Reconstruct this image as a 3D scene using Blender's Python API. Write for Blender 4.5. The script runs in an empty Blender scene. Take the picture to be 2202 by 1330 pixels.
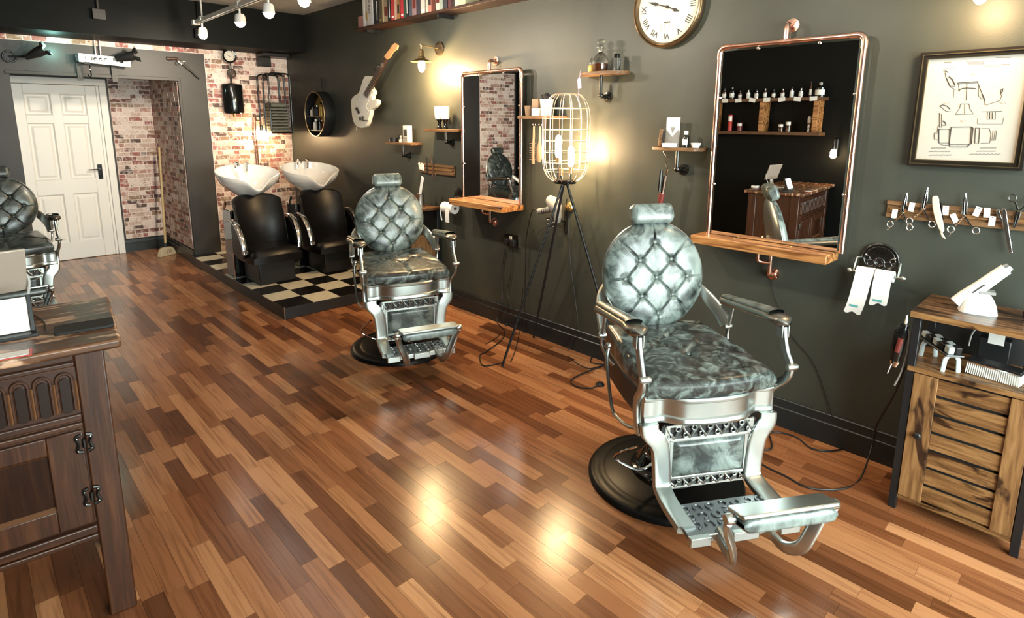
import bpy, math, random
from mathutils import Vector, Matrix, Euler
random.seed(7)
S = bpy.context.scene
COL = S.collection
PI = math.pi
# ---------------------------------------------------------------- camera
F, CX, CY, H = 1253.8, 1101.0, 498.7, 1.6          # focal length and principal point in pixels of the 2202 x 1330 frame
def _rot(a, b, c):
    ca, sa, cb, sb, cc, sc = math.cos(a), math.sin(a), math.cos(b), math.sin(b), math.cos(c), math.sin(c)
    Rx = Matrix(((1,0,0),(0,ca,-sa),(0,sa,ca))); Ry = Matrix(((cb,0,sb),(0,1,0),(-sb,0,cb))); Rz = Matrix(((cc,-sc,0),(sc,cc,0),(0,0,1)))
    return Rz @ Rx @ Ry
RC = _rot(.1867, -.7593, .0037)
cd = bpy.data.cameras.new('camera'); cam = bpy.data.objects.new('camera', cd); COL.objects.link(cam)
cd.sensor_fit = 'HORIZONTAL'; cd.sensor_width = 36; cd.lens = F / 2202 * 36
cd.shift_x = 0; cd.shift_y = -(665 - CY) / 2202; cd.clip_start = .02
def _b(r): return Vector((r[0], r[2], -r[1]))
_r, _d, _f = _b(RC[0]), _b(RC[1]), _b(RC[2])
cam.matrix_world = Matrix(((_r.x, -_d.x, -_f.x, 0), (_r.y, -_d.y, -_f.y, 0), (_r.z, -_d.z, -_f.z, H), (0, 0, 0, 1)))
S.camera = cam
def ray(px, py):
    v = RC.transposed() @ Vector(((px - CX) / F, (py - CY) / F, 1)); return Vector((v[0], v[2], -v[1]))
EYE = Vector((0, 0, H))
WALL, BACK, DOORY, LEFT, CEIL, FRONT = 3.04, 7.15, 8.38, -.92, 2.77, -1.7
def onx(px, py, x): v = ray(px, py); return EYE + v * (x / v.x)
def ony(px, py, y): v = ray(px, py); return EYE + v * (y / v.y)
def onz(px, py, z=0): v = ray(px, py); return EYE + v * ((z - H) / v.z)
def proj(p):
    v = RC @ Vector((p[0], -(p[2] - H), p[1])); return (CX + F * v[0] / v[2], CY + F * v[1] / v[2], v[2])
# ---------------------------------------------------------------- world, large lights, exposure
S.view_settings.view_transform = 'Standard'; S.view_settings.look = 'None'
S.view_settings.gamma = 1; S.view_settings.use_curve_mapping = False
S.view_settings.exposure = 0.7
w = bpy.data.worlds.new('sky'); S.world = w; w.use_nodes = True
bg = w.node_tree.nodes['Background']; bg.inputs[0].default_value = (.75, .87, 1, 1); bg.inputs[1].default_value = 1.2
def area(name, loc, rot, sx, sy, power, col):
    l = bpy.data.lights.new(name, 'AREA'); l.shape = 'RECTANGLE'; l.size = sx; l.size_y = sy; l.energy = power; l.color = col
    o = bpy.data.objects.new(name, l); COL.objects.link(o); o.location = loc; o.rotation_euler = rot; return o
# daylight through the shop window behind the camera
area('window_daylight', (1.35, FRONT - .02, 1.45), (math.radians(90), 0, 0), 2.9, 1.9, 190, (.86, 1, .95))
def point(name, loc, power, col, rad=.03):
    l = bpy.data.lights.new(name, 'POINT'); l.energy = power; l.color = col; l.shadow_soft_size = rad
    o = bpy.data.objects.new(name, l); COL.objects.link(o); o.location = loc; return o
WARM = (1, .66, .32)
def spot(name, loc, aim, power, col, size=115, blend=.9):
    l = bpy.data.lights.new(name, 'SPOT'); l.energy = power; l.color = col; l.spot_size = math.radians(size); l.spot_blend = blend; l.shadow_soft_size = .04
    o = bpy.data.objects.new(name, l); COL.objects.link(o); o.location = loc; o.rotation_euler = (Vector(aim) - Vector(loc)).to_track_quat('-Z', 'Y').to_euler(); return o
# ---------------------------------------------------------------- materials
MATS = {}
def N(nt, t, **kw):
    n = nt.nodes.new(t)
    for k, v in kw.items(): setattr(n, k, v)
    return n
def newmat(name):
    m = bpy.data.materials.new(name); m.use_nodes = True; nt = m.node_tree; nt.nodes.clear()
    o = N(nt, 'ShaderNodeOutputMaterial'); b = N(nt, 'ShaderNodeBsdfPrincipled'); nt.links.new(b.outputs[0], o.inputs[0])
    MATS[name] = m; return m, nt, b
def c4(c): return (c[0], c[1], c[2], 1)
def ramp(nt, stops, interp='LINEAR'):
    r = N(nt, 'ShaderNodeValToRGB'); r.color_ramp.interpolation = interp
    e = r.color_ramp.elements
    while len(e) < len(stops): e.new(.5)
    for i, (p, c) in enumerate(stops): e[i].position = p; e[i].color = c4(c)
    return r
def mat(name, col, rough=.5, metal=0, spec=.5, noise=None, bump=0, coat=0, trans=0, ior=1.45, emit=None, estr=0, sheen=0, aniso=None):
    """plain principled surface; noise=(scale, amount, stretch) mottles the base colour"""
    m, nt, b = newmat(name)
    b.inputs['Base Color'].default_value = c4(col); b.inputs['Roughness'].default_value = rough; b.inputs['Metallic'].default_value = metal
    b.inputs['Specular IOR Level'].default_value = spec; b.inputs['Coat Weight'].default_value = coat; b.inputs['IOR'].default_value = ior
    b.inputs['Transmission Weight'].default_value = trans
    if emit: b.inputs['Emission Color'].default_value = c4(emit); b.inputs['Emission Strength'].default_value = estr
    if noise:
        sc, am, st = noise
        tc = N(nt, 'ShaderNodeTexCoord'); mp = N(nt, 'ShaderNodeMapping'); mp.inputs['Scale'].default_value = st
        nt.links.new(tc.outputs['Object'], mp.inputs[0])
        nz = N(nt, 'ShaderNodeTexNoise'); nz.inputs['Scale'].default_value = sc; nz.inputs['Detail'].default_value = 5
        nt.links.new(mp.outputs[0], nz.inputs[0])
        r = ramp(nt, [(.3, [max(0, x * (1 - am)) for x in col]), (.7, [min(1, x * (1 + am)) for x in col])])
        nt.links.new(nz.outputs[0], r.inputs[0]); nt.links.new(r.outputs[0], b.inputs['Base Color'])
        if bump:
            bp = N(nt, 'ShaderNodeBump'); bp.inputs['Strength'].default_value = bump; bp.inputs['Distance'].default_value = .01
            nt.links.new(nz.outputs[0], bp.inputs['Height']); nt.links.new(bp.outputs[0], b.inputs['Normal'])
    return m
def woodmat(name, stops, axis=(40, 3, 40), rough=.45, scale=1.0, knots=None, bump=.15, coords='Object', coat=0):
    """grain noise stretched along one object axis"""
    m, nt, b = newmat(name)
    tc = N(nt, 'ShaderNodeTexCoord'); oi = N(nt, 'ShaderNodeObjectInfo'); mp = N(nt, 'ShaderNodeMapping'); mp.inputs['Scale'].default_value = axis
    ad = N(nt, 'ShaderNodeVectorMath', operation='ADD'); ml = N(nt, 'ShaderNodeVectorMath', operation='SCALE')
    cv = N(nt, 'ShaderNodeCombineXYZ')
    for i in range(3): nt.links.new(oi.outputs['Random'], cv.inputs[i])
    ml.inputs['Scale'].default_value = 7.3; nt.links.new(cv.outputs[0], ml.inputs[0])
    nt.links.new(tc.outputs[coords], ad.inputs[0]); nt.links.new(ml.outputs[0], ad.inputs[1]); nt.links.new(ad.outputs[0], mp.inputs[0])
    nz = N(nt, 'ShaderNodeTexNoise'); nz.inputs['Scale'].default_value = scale; nz.inputs['Detail'].default_value = 6; nz.inputs['Distortion'].default_value = .6
    nt.links.new(mp.outputs[0], nz.inputs[0])
    r = ramp(nt, stops); nt.links.new(nz.outputs[0], r.inputs[0])
    out = r.outputs[0]
    if knots:
        n2 = N(nt, 'ShaderNodeTexNoise'); n2.inputs['Scale'].default_value = knots[0]; n2.inputs['Detail'].default_value = 4; n2.inputs['Distortion'].default_value = 1.2
        m2 = N(nt, 'ShaderNodeMapping'); m2.inputs['Scale'].default_value = [1 if a > 10 else .35 for a in axis]
        nt.links.new(ad.outputs[0], m2.inputs[0]); nt.links.new(m2.outputs[0], n2.inputs[0])
        r2 = ramp(nt, [(knots[1] - .08, knots[2]), (knots[1], (1, 1, 1))]); nt.links.new(n2.outputs[0], r2.inputs[0])
        mx = N(nt, 'ShaderNodeMixRGB', blend_type='MULTIPLY'); mx.inputs[0].default_value = 1
        nt.links.new(out, mx.inputs[1]); nt.links.new(r2.outputs[0], mx.inputs[2]); out = mx.outputs[0]
    nt.links.new(out, b.inputs['Base Color']); b.inputs['Roughness'].default_value = rough; b.inputs['Coat Weight'].default_value = coat
    bp = N(nt, 'ShaderNodeBump'); bp.inputs['Strength'].default_value = bump; bp.inputs['Distance'].default_value = .004
    nt.links.new(nz.outputs[0], bp.inputs['Height']); nt.links.new(bp.outputs[0], b.inputs['Normal'])
    return m

# painted walls: dark grey-green with faint roller texture and patchy wear
def paint(name, col, rough):
    m, nt, b = newmat(name)
    g = N(nt, 'ShaderNodeNewGeometry'); nz = N(nt, 'ShaderNodeTexNoise'); nz.inputs['Scale'].default_value = 2.2; nz.inputs['Detail'].default_value = 6
    nt.links.new(g.outputs['Position'], nz.inputs[0])
    r = ramp(nt, [(.35, [x * .86 for x in col]), (.65, [x * 1.12 for x in col])]); nt.links.new(nz.outputs[0], r.inputs[0]); nt.links.new(r.outputs[0], b.inputs['Base Color'])
    n2 = N(nt, 'ShaderNodeTexNoise'); n2.inputs['Scale'].default_value = 130; nt.links.new(g.outputs['Position'], n2.inputs[0])
    bp = N(nt, 'ShaderNodeBump'); bp.inputs['Strength'].default_value = .12; bp.inputs['Distance'].default_value = .003
    nt.links.new(n2.outputs[0], bp.inputs['Height']); nt.links.new(bp.outputs[0], b.inputs['Normal'])
    b.inputs['Roughness'].default_value = rough; b.inputs['Specular IOR Level'].default_value = .12 if max(col) < .01 else .4; return m
paint('wall_green', (.047, .050, .040), .46)
paint('wall_grey', (.036, .032, .030), .5)
paint('wall_black', (.004, .0045, .004), .6)
paint('skirting_green', (.018, .021, .021), .33)
paint('ceiling_paint', (.40, .38, .35), .7)
mat('door_white', (.90, .87, .82), .38)
mat('mortar', (.78, .66, .60), .85, noise=(14, .15, (1, 1, 1)))
# bricks: whitewashed pinks with a third of them left red, brown or dark
def brickmat(name, attr):
    m, nt, b = newmat(name)
    oi = N(nt, 'ShaderNodeAttribute', attribute_name='tone') if attr else N(nt, 'ShaderNodeObjectInfo'); g = N(nt, 'ShaderNodeNewGeometry')
    tone = ramp(nt, [(0, (.74, .60, .53)), (.22, (.62, .46, .39)), (.36, (.52, .36, .29)), (.48, (.46, .25, .20)), (.58, (.33, .115, .10)), (.69, (.21, .09, .07)), (.79, (.11, .065, .055)), (.88, (.30, .19, .12))], 'CONSTANT')
    nt.links.new(oi.outputs['Fac' if attr else 'Alpha'], tone.inputs[0])
    nz = N(nt, 'ShaderNodeTexNoise'); nz.inputs['Scale'].default_value = 26; nz.inputs['Detail'].default_value = 6; nt.links.new(g.outputs['Position'], nz.inputs[0])
    sp = ramp(nt, [(.50, (0, 0, 0)), (.62, (1, 1, 1))]); nt.links.new(nz.outputs[0], sp.inputs[0])
    mx = N(nt, 'ShaderNodeMixRGB'); mx.inputs[2].default_value = (.80, .67, .61, 1)
    sc = N(nt, 'ShaderNodeMath', operation='MULTIPLY'); sc.inputs[1].default_value = .55; nt.links.new(sp.outputs[0], sc.inputs[0])
    nt.links.new(sc.outputs[0], mx.inputs[0]); nt.links.new(tone.outputs[0], mx.inputs[1])
    n2 = N(nt, 'ShaderNodeTexNoise'); n2.inputs['Scale'].default_value = 60; n2.inputs['Detail'].default_value = 4; nt.links.new(g.outputs['Position'], n2.inputs[0])
    sp2 = ramp(nt, [(.60, (1, 1, 1)), (.68, (.38, .30, .26))]); nt.links.new(n2.outputs[0], sp2.inputs[0])
    m3 = N(nt, 'ShaderNodeMixRGB', blend_type='MULTIPLY'); m3.inputs[0].default_value = 1; nt.links.new(mx.outputs[0], m3.inputs[1]); nt.links.new(sp2.outputs[0], m3.inputs[2])
    nt.links.new(m3.outputs[0], b.inputs['Base Color']); b.inputs['Roughness'].default_value = .75
brickmat('brick', False); brickmat('brick_far', True)
# floor planks: tone by piece, grain along the room
def plankmat(name, attr):
    m, nt, b = newmat(name)
    g = N(nt, 'ShaderNodeNewGeometry')
    if attr: a = N(nt, 'ShaderNodeAttribute', attribute_name='tone'); src = a.outputs['Fac']
    else: a = N(nt, 'ShaderNodeObjectInfo'); src = a.outputs['Alpha']
    tone = ramp(nt, [(0, (.105, .035, .013)), (.25, (.18, .063, .024)), (.5, (.265, .101, .040)), (.75, (.37, .158, .067)), (1, (.48, .228, .105))])
    nt.links.new(src, tone.inputs[0])
    mp = N(nt, 'ShaderNodeMapping'); mp.inputs['Scale'].default_value = (70, 3.2, 1); nt.links.new(g.outputs['Position'], mp.inputs[0])
    of = N(nt, 'ShaderNodeMath', operation='MULTIPLY'); of.inputs[1].default_value = 41; nt.links.new(src, of.inputs[0])
    nz = N(nt, 'ShaderNodeTexNoise', noise_dimensions='4D'); nz.inputs['Scale'].default_value = 1; nz.inputs['Detail'].default_value = 7; nz.inputs['Distortion'].default_value = .5
    nt.links.new(mp.outputs[0], nz.inputs['Vector']); nt.links.new(of.outputs[0], nz.inputs['W'])
    gr = ramp(nt, [(.30, (.58, .52, .48)), (.52, (1, 1, 1)), (.75, (1.0, 1.0, 1.0))]); nt.links.new(nz.outputs[0], gr.inputs[0])
    mx = N(nt, 'ShaderNodeMixRGB', blend_type='MULTIPLY'); mx.inputs[0].default_value = 1; nt.links.new(tone.outputs[0], mx.inputs[1]); nt.links.new(gr.outputs[0], mx.inputs[2])
    nt.links.new(mx.outputs[0], b.inputs['Base Color'])
    n3 = N(nt, 'ShaderNodeTexNoise'); n3.inputs['Scale'].default_value = 3; n3.inputs['Detail'].default_value = 5; nt.links.new(g.outputs['Position'], n3.inputs[0])
    rr = N(nt, 'ShaderNodeMapRange'); rr.inputs[3].default_value = .13; rr.inputs[4].default_value = .30; nt.links.new(n3.outputs[0], rr.inputs[0]); nt.links.new(rr.outputs[0], b.inputs['Roughness'])
    n4 = N(nt, 'ShaderNodeTexNoise'); n4.inputs['Scale'].default_value = 90; nt.links.new(g.outputs['Position'], n4.inputs[0])
    bp = N(nt, 'ShaderNodeBump'); bp.inputs['Strength'].default_value = .08; bp.inputs['Distance'].default_value = .002; nt.links.new(n4.outputs[0], bp.inputs['Height']); nt.links.new(bp.outputs[0], b.inputs['Normal'])
plankmat('plank', False); plankmat('plank_far', True)
# chair leather: smoky black marbling over pale mint grey
def marble(name, stops, scale):
    m, nt, b = newmat(name)
    tc = N(nt, 'ShaderNodeTexCoord')
    n1 = N(nt, 'ShaderNodeTexNoise'); n1.inputs['Scale'].default_value = scale; n1.inputs['Detail'].default_value = 8; n1.inputs['Roughness'].default_value = .64; n1.inputs['Distortion'].default_value = 1.3
    nt.links.new(tc.outputs['Object'], n1.inputs[0])
    r = ramp(nt, stops); nt.links.new(n1.outputs[0], r.inputs[0])
    nt.links.new(r.outputs[0], b.inputs['Base Color']); b.inputs['Roughness'].default_value = .36; b.inputs['Coat Weight'].default_value = .5; b.inputs['Coat Roughness'].default_value = .24
    n2 = N(nt, 'ShaderNodeTexVoronoi'); n2.inputs['Scale'].default_value = 260; nt.links.new(tc.outputs['Object'], n2.inputs[0])
    bp = N(nt, 'ShaderNodeBump'); bp.inputs['Strength'].default_value = .12; bp.inputs['Distance'].default_value = .002; nt.links.new(n2.outputs[0], bp.inputs['Height']); nt.links.new(bp.outputs[0], b.inputs['Normal'])
marble('leather_marble', [(.35, (.007, .009, .008)), (.43, (.045, .058, .054)), (.51, (.135, .165, .153)), (.66, (.225, .27, .25))], 7)
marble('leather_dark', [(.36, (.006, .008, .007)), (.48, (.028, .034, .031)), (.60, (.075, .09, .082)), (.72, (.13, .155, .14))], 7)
marble('leather_seat', [(.42, (.004, .005, .0045)), (.49, (.022, .026, .023)), (.56, (.075, .092, .083)), (.66, (.20, .245, .225))], 13)
mat('silver', (.50, .53, .51), .33, 1, noise=(5, .12, (1, 1, 1)))
mat('silver_dark', (.22, .23, .24), .38, 1)
mat('chrome', (.85, .85, .84), .08, 1)
mat('steel', (.62, .62, .60), .25, 1)
mat('black_gloss', (.006, .006, .006), .12, coat=.5)
mat('black_satin', (.012, .012, .013), .38)
mat('base_black', (.004, .004, .004), .34, spec=.25)
mat('black_matte', (.016, .015, .015), .7)
mat('black_leather', (.007, .006, .006), .34, spec=.3, noise=(60, .3, (1, 1, 1)), bump=.1)
mat('brown_leather', (.035, .024, .022), .4)
mat('gunmetal', (.07, .068, .065), .32, 1)
mat('copper', (.86, .53, .42), .22, 1, noise=(9, .12, (1, 1, 1)))
mat('brass', (.75, .52, .22), .25, 1)
mat('old_brass', (.42, .32, .18), .35, 1)
mat('porcelain', (.86, .83, .80), .08, coat=.6)
mat('white_plastic', (.80, .80, .78), .35)
mat('off_white', (.72, .68, .60), .5)
mat('paper', (.86, .85, .83), .8)
mat('print_paper', (.44, .41, .37), .5)
mat('card_white', (.78, .76, .72), .7)
mat('teal_print', (.12, .42, .43), .8)
mat('ink', (.03, .028, .026), .6)
mat('faint_ink', (.38, .34, .30), .7)
mat('cream_tile', (.66, .62, .50), .28, noise=(7, .12, (1, 1, 1)))
mat('black_tile', (.010, .008, .009), .18)
mat('grout', (.05, .045, .04), .8)
mat('guitar_white', (.83, .78, .66), .2, coat=.5)
mat('maple', (.52, .29, .13), .35)
mat('rosewood', (.05, .025, .016), .4)
mat('fret', (.75, .68, .5), .3, 1)
mat('towel_grey', (.15, .15, .12), .95, noise=(90, .35, (1, 1, 1)), bump=.5)
mat('brown_bottle', (.06, .022, .010), .12, coat=.5)
mat('red_plastic', (.50, .05, .04), .4)
mat('dark_red', (.16, .03, .025), .35)
mat('grey_plastic', (.26, .25, .24), .4)
mat('tan_plastic', (.30, .20, .13), .45)
mat('white_bristle', (.84, .82, .76), .8)
mat('cable_black', (.012, .011, .011), .45)
mat('cable_grey', (.35, .34, .33), .5)
mat('amber_liquid', (.10, .028, .008), .1, coat=.4)
mat('clear_glass', (.95, .97, .96), .03, trans=1, ior=1.35)
mat('lavender', (.45, .35, .55), .8)
mat('gold_paint', (.55, .36, .10), .4, .6)
mat('dial_face', (.74, .69, .60), .55, noise=(5, .08, (1, 1, 1)))
mat('bronze_rim', (.17, .12, .07), .32, .9)
mat('frame_black', (.014, .011, .009), .28)
mat('frame_gold', (.30, .24, .13), .3, .9)
mat('screen', (.01, .01, .012), .1, coat=.5)
mat('mirror', (.93, .93, .93), .0, 1)
mat('bulb_warm', (1, .8, .5), .3, emit=(1, .80, .50), estr=34)
mat('bulb_white', (1, .96, .9), .3, emit=(1, .97, .92), estr=45)
mat('bulb_glass_warm', (1, .7, .3), .1, emit=(1, .62, .22), estr=14)
mat('straw', (.52, .42, .27), .8)
mat('broom_wood', (.55, .40, .20), .5)
mat('outside_ground', (.3, .3, .29), .9)
woodmat('rustic_wood', [(.22, (.065, .026, .009)), (.42, (.165, .074, .025)), (.58, (.27, .132, .047)), (.78, (.37, .20, .082))], axis=(9, 9, 60), rough=.5, knots=(11, .44, (.14, .10, .08)))
woodmat('rustic_wood_x', [(.22, (.065, .026, .009)), (.42, (.165, .074, .025)), (.58, (.27, .132, .047)), (.78, (.37, .20, .082))], axis=(5, 60, 60), rough=.42, knots=(11, .44, (.14, .10, .08)))
woodmat('rustic_wood_z', [(.22, (.065, .026, .009)), (.42, (.165, .074, .025)), (.58, (.27, .132, .047)), (.78, (.37, .20, .082))], axis=(60, 60, 5), rough=.5, knots=(11, .44, (.14, .10, .08)))
woodmat('top_wood_dark', [(.30, (.035, .016, .008)), (.5, (.12, .055, .024)), (.7, (.26, .135, .06))], axis=(5, 50, 50), rough=.3, knots=(7, .44, (.2, .15, .12)))
woodmat('pine_burnt', [(.30, (.045, .012, .004)), (.42, (.20, .070, .019)), (.55, (.42, .185, .060)), (.75, (.54, .29, .115))], axis=(3.5, 42, 42), rough=.4)
woodmat('shelf_wood', [(.28, (.045, .019, .007)), (.5, (.14, .068, .027)), (.74, (.25, .135, .058))], axis=(5, 50, 50), rough=.5)
woodmat('oak_dark_x', [(.25, (.020, .006, .0025)), (.5, (.038, .0115, .004)), (.78, (.070, .023, .008))], axis=(5, 60, 60), rough=.4)
woodmat('oak_dark_z', [(.25, (.022, .0065, .0025)), (.5, (.043, .013, .0045)), (.78, (.082, .027, .009))], axis=(60, 60, 5), rough=.4)
# desk top: varnish worn through to bare wood near the front
def worn():
    woodmat('oak_top', [(.30, (.03, .014, .008)), (.5, (.11, .045, .02)), (.72, (.24, .11, .05))], axis=(5, 60, 60), rough=.36)
    m = MATS['oak_top']; nt = m.node_tree; b = [n for n in nt.nodes if n.type == 'BSDF_PRINCIPLED'][0]
    src = b.inputs['Base Color'].links[0].from_socket
    tc = N(nt, 'ShaderNodeTexCoord'); mp = N(nt, 'ShaderNodeMapping'); mp.inputs['Scale'].default_value = (9, 34, 9); nt.links.new(tc.outputs['Object'], mp.inputs[0])
    nz = N(nt, 'ShaderNodeTexNoise'); nz.inputs['Scale'].default_value = 1; nz.inputs['Detail'].default_value = 6; nt.links.new(mp.outputs[0], nz.inputs[0])
    r = ramp(nt, [(.56, (0, 0, 0)), (.62, (1, 1, 1))]); nt.links.new(nz.outputs[0], r.inputs[0])
    mx = N(nt, 'ShaderNodeMixRGB'); mx.inputs[2].default_value = (.50, .30, .19, 1); nt.links.new(r.outputs[0], mx.inputs[0]); nt.links.new(src, mx.inputs[1]); nt.links.new(mx.outputs[0], b.inputs['Base Color'])
worn()
# thin window pane
m, nt, b = newmat('window_glass')
o = [n for n in nt.nodes if n.type == 'OUTPUT_MATERIAL'][0]; tr = N(nt, 'ShaderNodeBsdfTransparent'); gl = N(nt, 'ShaderNodeBsdfGlossy'); gl.inputs['Roughness'].default_value = .02
mx = N(nt, 'ShaderNodeMixShader'); mx.inputs[0].default_value = .06; nt.links.new(tr.outputs[0], mx.inputs[1]); nt.links.new(gl.outputs[0], mx.inputs[2]); nt.links.new(mx.outputs[0], o.inputs[0])
# ---------------------------------------------------------------- geometry helpers
def catmull(pts, n=6, closed=False):
    P = [Vector(p) for p in pts]; out = []; k = len(P)
    for i in range(k if closed else k - 1):
        a, b_, c, d_ = (P[(i - 1) % k], P[i], P[(i + 1) % k], P[(i + 2) % k]) if closed else (P[max(i - 1, 0)], P[i], P[i + 1], P[min(i + 2, k - 1)])
        for j in range(n):
            t = j / n
            out.append(.5 * ((2 * b_) + (-a + c) * t + (2 * a - 5 * b_ + 4 * c - d_) * t * t + (-a + 3 * b_ - 3 * c + d_) * t ** 3))
    if not closed: out.append(P[-1])
    return out
class MB:
    def __init__(s): s.v = []; s.f = []; s.mi = []; s.cur = 0
    def _add(s, vs, fs):
        o = len(s.v); s.v += [tuple(v) for v in vs]; s.f += [tuple(i + o for i in f) for f in fs]; s.mi += [s.cur] * len(fs); return s
    def slot(s, i): s.cur = i; return s
    def box(s, x0, x1, y0, y1, z0, z1):
        return s._add([(x0,y0,z0),(x1,y0,z0),(x1,y1,z0),(x0,y1,z0),(x0,y0,z1),(x1,y0,z1),(x1,y1,z1),(x0,y1,z1)],
                      [(0,3,2,1),(4,5,6,7),(0,1,5,4),(1,2,6,5),(2,3,7,6),(3,0,4,7)])
    def cbox(s, c, sz, rot=(0, 0, 0)):
        R_ = Euler(rot).to_matrix(); h = Vector(sz) / 2; vs = []
        for z in (-1, 1):
            for x, y in ((-1, -1), (1, -1), (1, 1), (-1, 1)): vs.append(R_ @ Vector((x * h.x, y * h.y, z * h.z)) + Vector(c))
        return s._add(vs, [(0,3,2,1),(4,5,6,7),(0,1,5,4),(1,2,6,5),(2,3,7,6),(3,0,4,7)])
    def tube(s, path, r, n=8, flat=1.0, closed=False, caps=True, up=None, pw=1.0):
        """round or flattened tube along a path; r may be a list; flat scales the second axis of the section"""
        P = [Vector(p) for p in path]; k = len(P); rr = r if isinstance(r, (list, tuple)) else [r] * k
        T_ = [((P[(i + 1) % k] - P[(i - 1) % k]) if closed else (P[min(i + 1, k - 1)] - P[max(i - 1, 0)])).normalized() for i in range(k)]
        u = Vector(up) if up is not None else (Vector((0, 0, 1)) if abs(T_[0].z) < .9 else Vector((1, 0, 0)))
        vs = []
        for i in range(k):
            u = (u - T_[i] * u.dot(T_[i]));
            if u.length < 1e-6: u = T_[i].orthogonal()
            u.normalize(); b_ = T_[i].cross(u)
            for j in range(n):
                a = 2 * PI * (j + .5) / n; ca, sa = math.cos(a), math.sin(a)
                if pw != 1.0: ca, sa = math.copysign(abs(ca) ** pw, ca), math.copysign(abs(sa) ** pw, sa)
                vs.append(P[i] + (u * ca + b_ * sa * flat) * rr[i])
        fs = []
        for i in range(k if closed else k - 1):
            for j in range(n):
                a, b2 = i * n + j, i * n + (j + 1) % n; c, d_ = ((i + 1) % k) * n + (j + 1) % n, ((i + 1) % k) * n + j
                fs.append((a, b2, c, d_))
        if caps and not closed: fs += [tuple(range(n))[::-1], tuple(range((k - 1) * n, k * n))]
        return s._add(vs, fs)
    def cyl(s, p0, p1, r0, r1=None, n=16): return s.tube([p0, p1], [r0, r0 if r1 is None else r1], n)
    def lathe(s, prof, n=32, c=(0, 0, 0), axis='Z', arc=None):
        c = Vector(c); k = len(prof); vs = []; tot = n if arc is None else n + 1
        for j in range(tot):
            a = 2 * PI * j / n if arc is None else arc[0] + (arc[1] - arc[0]) * j / n; ca, sa = math.cos(a), math.sin(a)
            for r_, z in prof:
                p = Vector((r_ * ca, r_ * sa, z))
                if axis == 'Y': p = Vector((p.x, -p.z, p.y))        # profile height points out of the wall (-Y)
                elif axis == 'X': p = Vector((p.z, p.x, p.y))
                vs.append(c + p)
        fs = []
        for j in range(n):
            j2 = (j + 1) % tot if arc is None else j + 1
            for i in range(k - 1): fs.append((j * k + i, j2 * k + i, j2 * k + i + 1, j * k + i + 1))
        return s._add(vs, fs)
    def ball(s, c, r, n=12, m=8, sc=(1, 1, 1)):
        prof = [(max(1e-5, math.sin(PI * i / m)) , -math.cos(PI * i / m)) for i in range(m + 1)]
        c = Vector(c); vs = []; k = m + 1
        for j in range(n):
            a = 2 * PI * j / n
            for r_, z in prof: vs.append(c + Vector((r_ * math.cos(a) * r * sc[0], r_ * math.sin(a) * r * sc[1], z * r * sc[2])))
        fs = [(j * k + i, ((j + 1) % n) * k + i, ((j + 1) % n) * k + i + 1, j * k + i + 1) for j in range(n) for i in range(m)]
        return s._add(vs, fs)
    def prism(s, poly, t0, t1, plane='XZ'):
        """2D outline extruded; plane XZ extrudes along Y, XY along Z, YZ along X"""
        f = {'XZ': lambda a, b_, t: (a, t, b_), 'XY': lambda a, b_, t: (a, b_, t), 'YZ': lambda a, b_, t: (t, a, b_)}[plane]
        n = len(poly); vs = [f(a, b_, t0) for a, b_ in poly] + [f(a, b_, t1) for a, b_ in poly]
        return s._add(vs, [tuple(range(n)), tuple(range(n, 2 * n))[::-1]] + [(i, i + n, (i + 1) % n + n, (i + 1) % n) for i in range(n)])
    def torus(s, c, R_, r, n=24, m=8, axis='Y', arc=None):
        pts = []; a0, a1 = arc or (0, 2 * PI); k = n if arc is None else n + 1
        for i in range(k):
            a = a0 + (a1 - a0) * i / n; x, y = R_ * math.cos(a), R_ * math.sin(a)
            pts.append(Vector(c) + Vector({'Y': (x, 0, y), 'Z': (x, y, 0), 'X': (0, x, y)}[axis]))
        return s.tube(pts, r, m, closed=arc is None)
    def grid(s, fn, nu, nv, closeu=False):
        vs = [fn(i / nu, j / nv) for i in range(nu if closeu else nu + 1) for j in range(nv + 1)]; k = nv + 1; nn = nu if closeu else nu + 1
        return s._add(vs, [(i * k + j, ((i + 1) % nn) * k + j, ((i + 1) % nn) * k + j + 1, i * k + j + 1) for i in range(nu) for j in range(nv)])
    def mesh(s, name, mats, smooth=True, angle=38):
        me = bpy.data.meshes.new(name); me.from_pydata(s.v, [], s.f); me.update()
        import bmesh
        bm = bmesh.new(); bm.from_mesh(me); bmesh.ops.recalc_face_normals(bm, faces=bm.faces); bm.to_mesh(me); bm.free()
        for mm in (mats if isinstance(mats, (list, tuple)) else [mats]): me.materials.append(MATS[mm])
        if len(set(s.mi)) > 1: me.polygons.foreach_set('material_index', s.mi)
        if smooth: me.polygons.foreach_set('use_smooth', [True] * len(me.polygons)); me.set_sharp_from_angle(angle=math.radians(angle))
        return me
    def build(s, name, mats, parent=None, bevel=0, smooth=True, loc=None, rot=None, angle=38, seg=2):
        o = bpy.data.objects.new(name, s.mesh(name, mats, smooth, angle)); COL.objects.link(o)
        if parent is not None: o.parent = parent
        if loc is not None: o.location = loc
        if rot is not None: o.rotation_euler = rot
        if bevel:
            b_ = o.modifiers.new('bevel', 'BEVEL'); b_.width = bevel; b_.segments = seg; b_.limit_method = 'ANGLE'; b_.angle_limit = math.radians(40)
        return o
def tag(o, label, cat, group=None):
    o['label'] = label; o['category'] = cat
    if group: o['group'] = group
    return o
def thing(name, label, cat, loc, rz=0, group=None):
    o = bpy.data.objects.new(name, None); o.empty_display_size = .05; COL.objects.link(o); o.location = loc; o.rotation_euler = (0, 0, rz); return tag(o, label, cat, group)
def struct(o, label=None):
    o['kind'] = 'structure'
    if label: o['label'] = label
    return o
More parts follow.
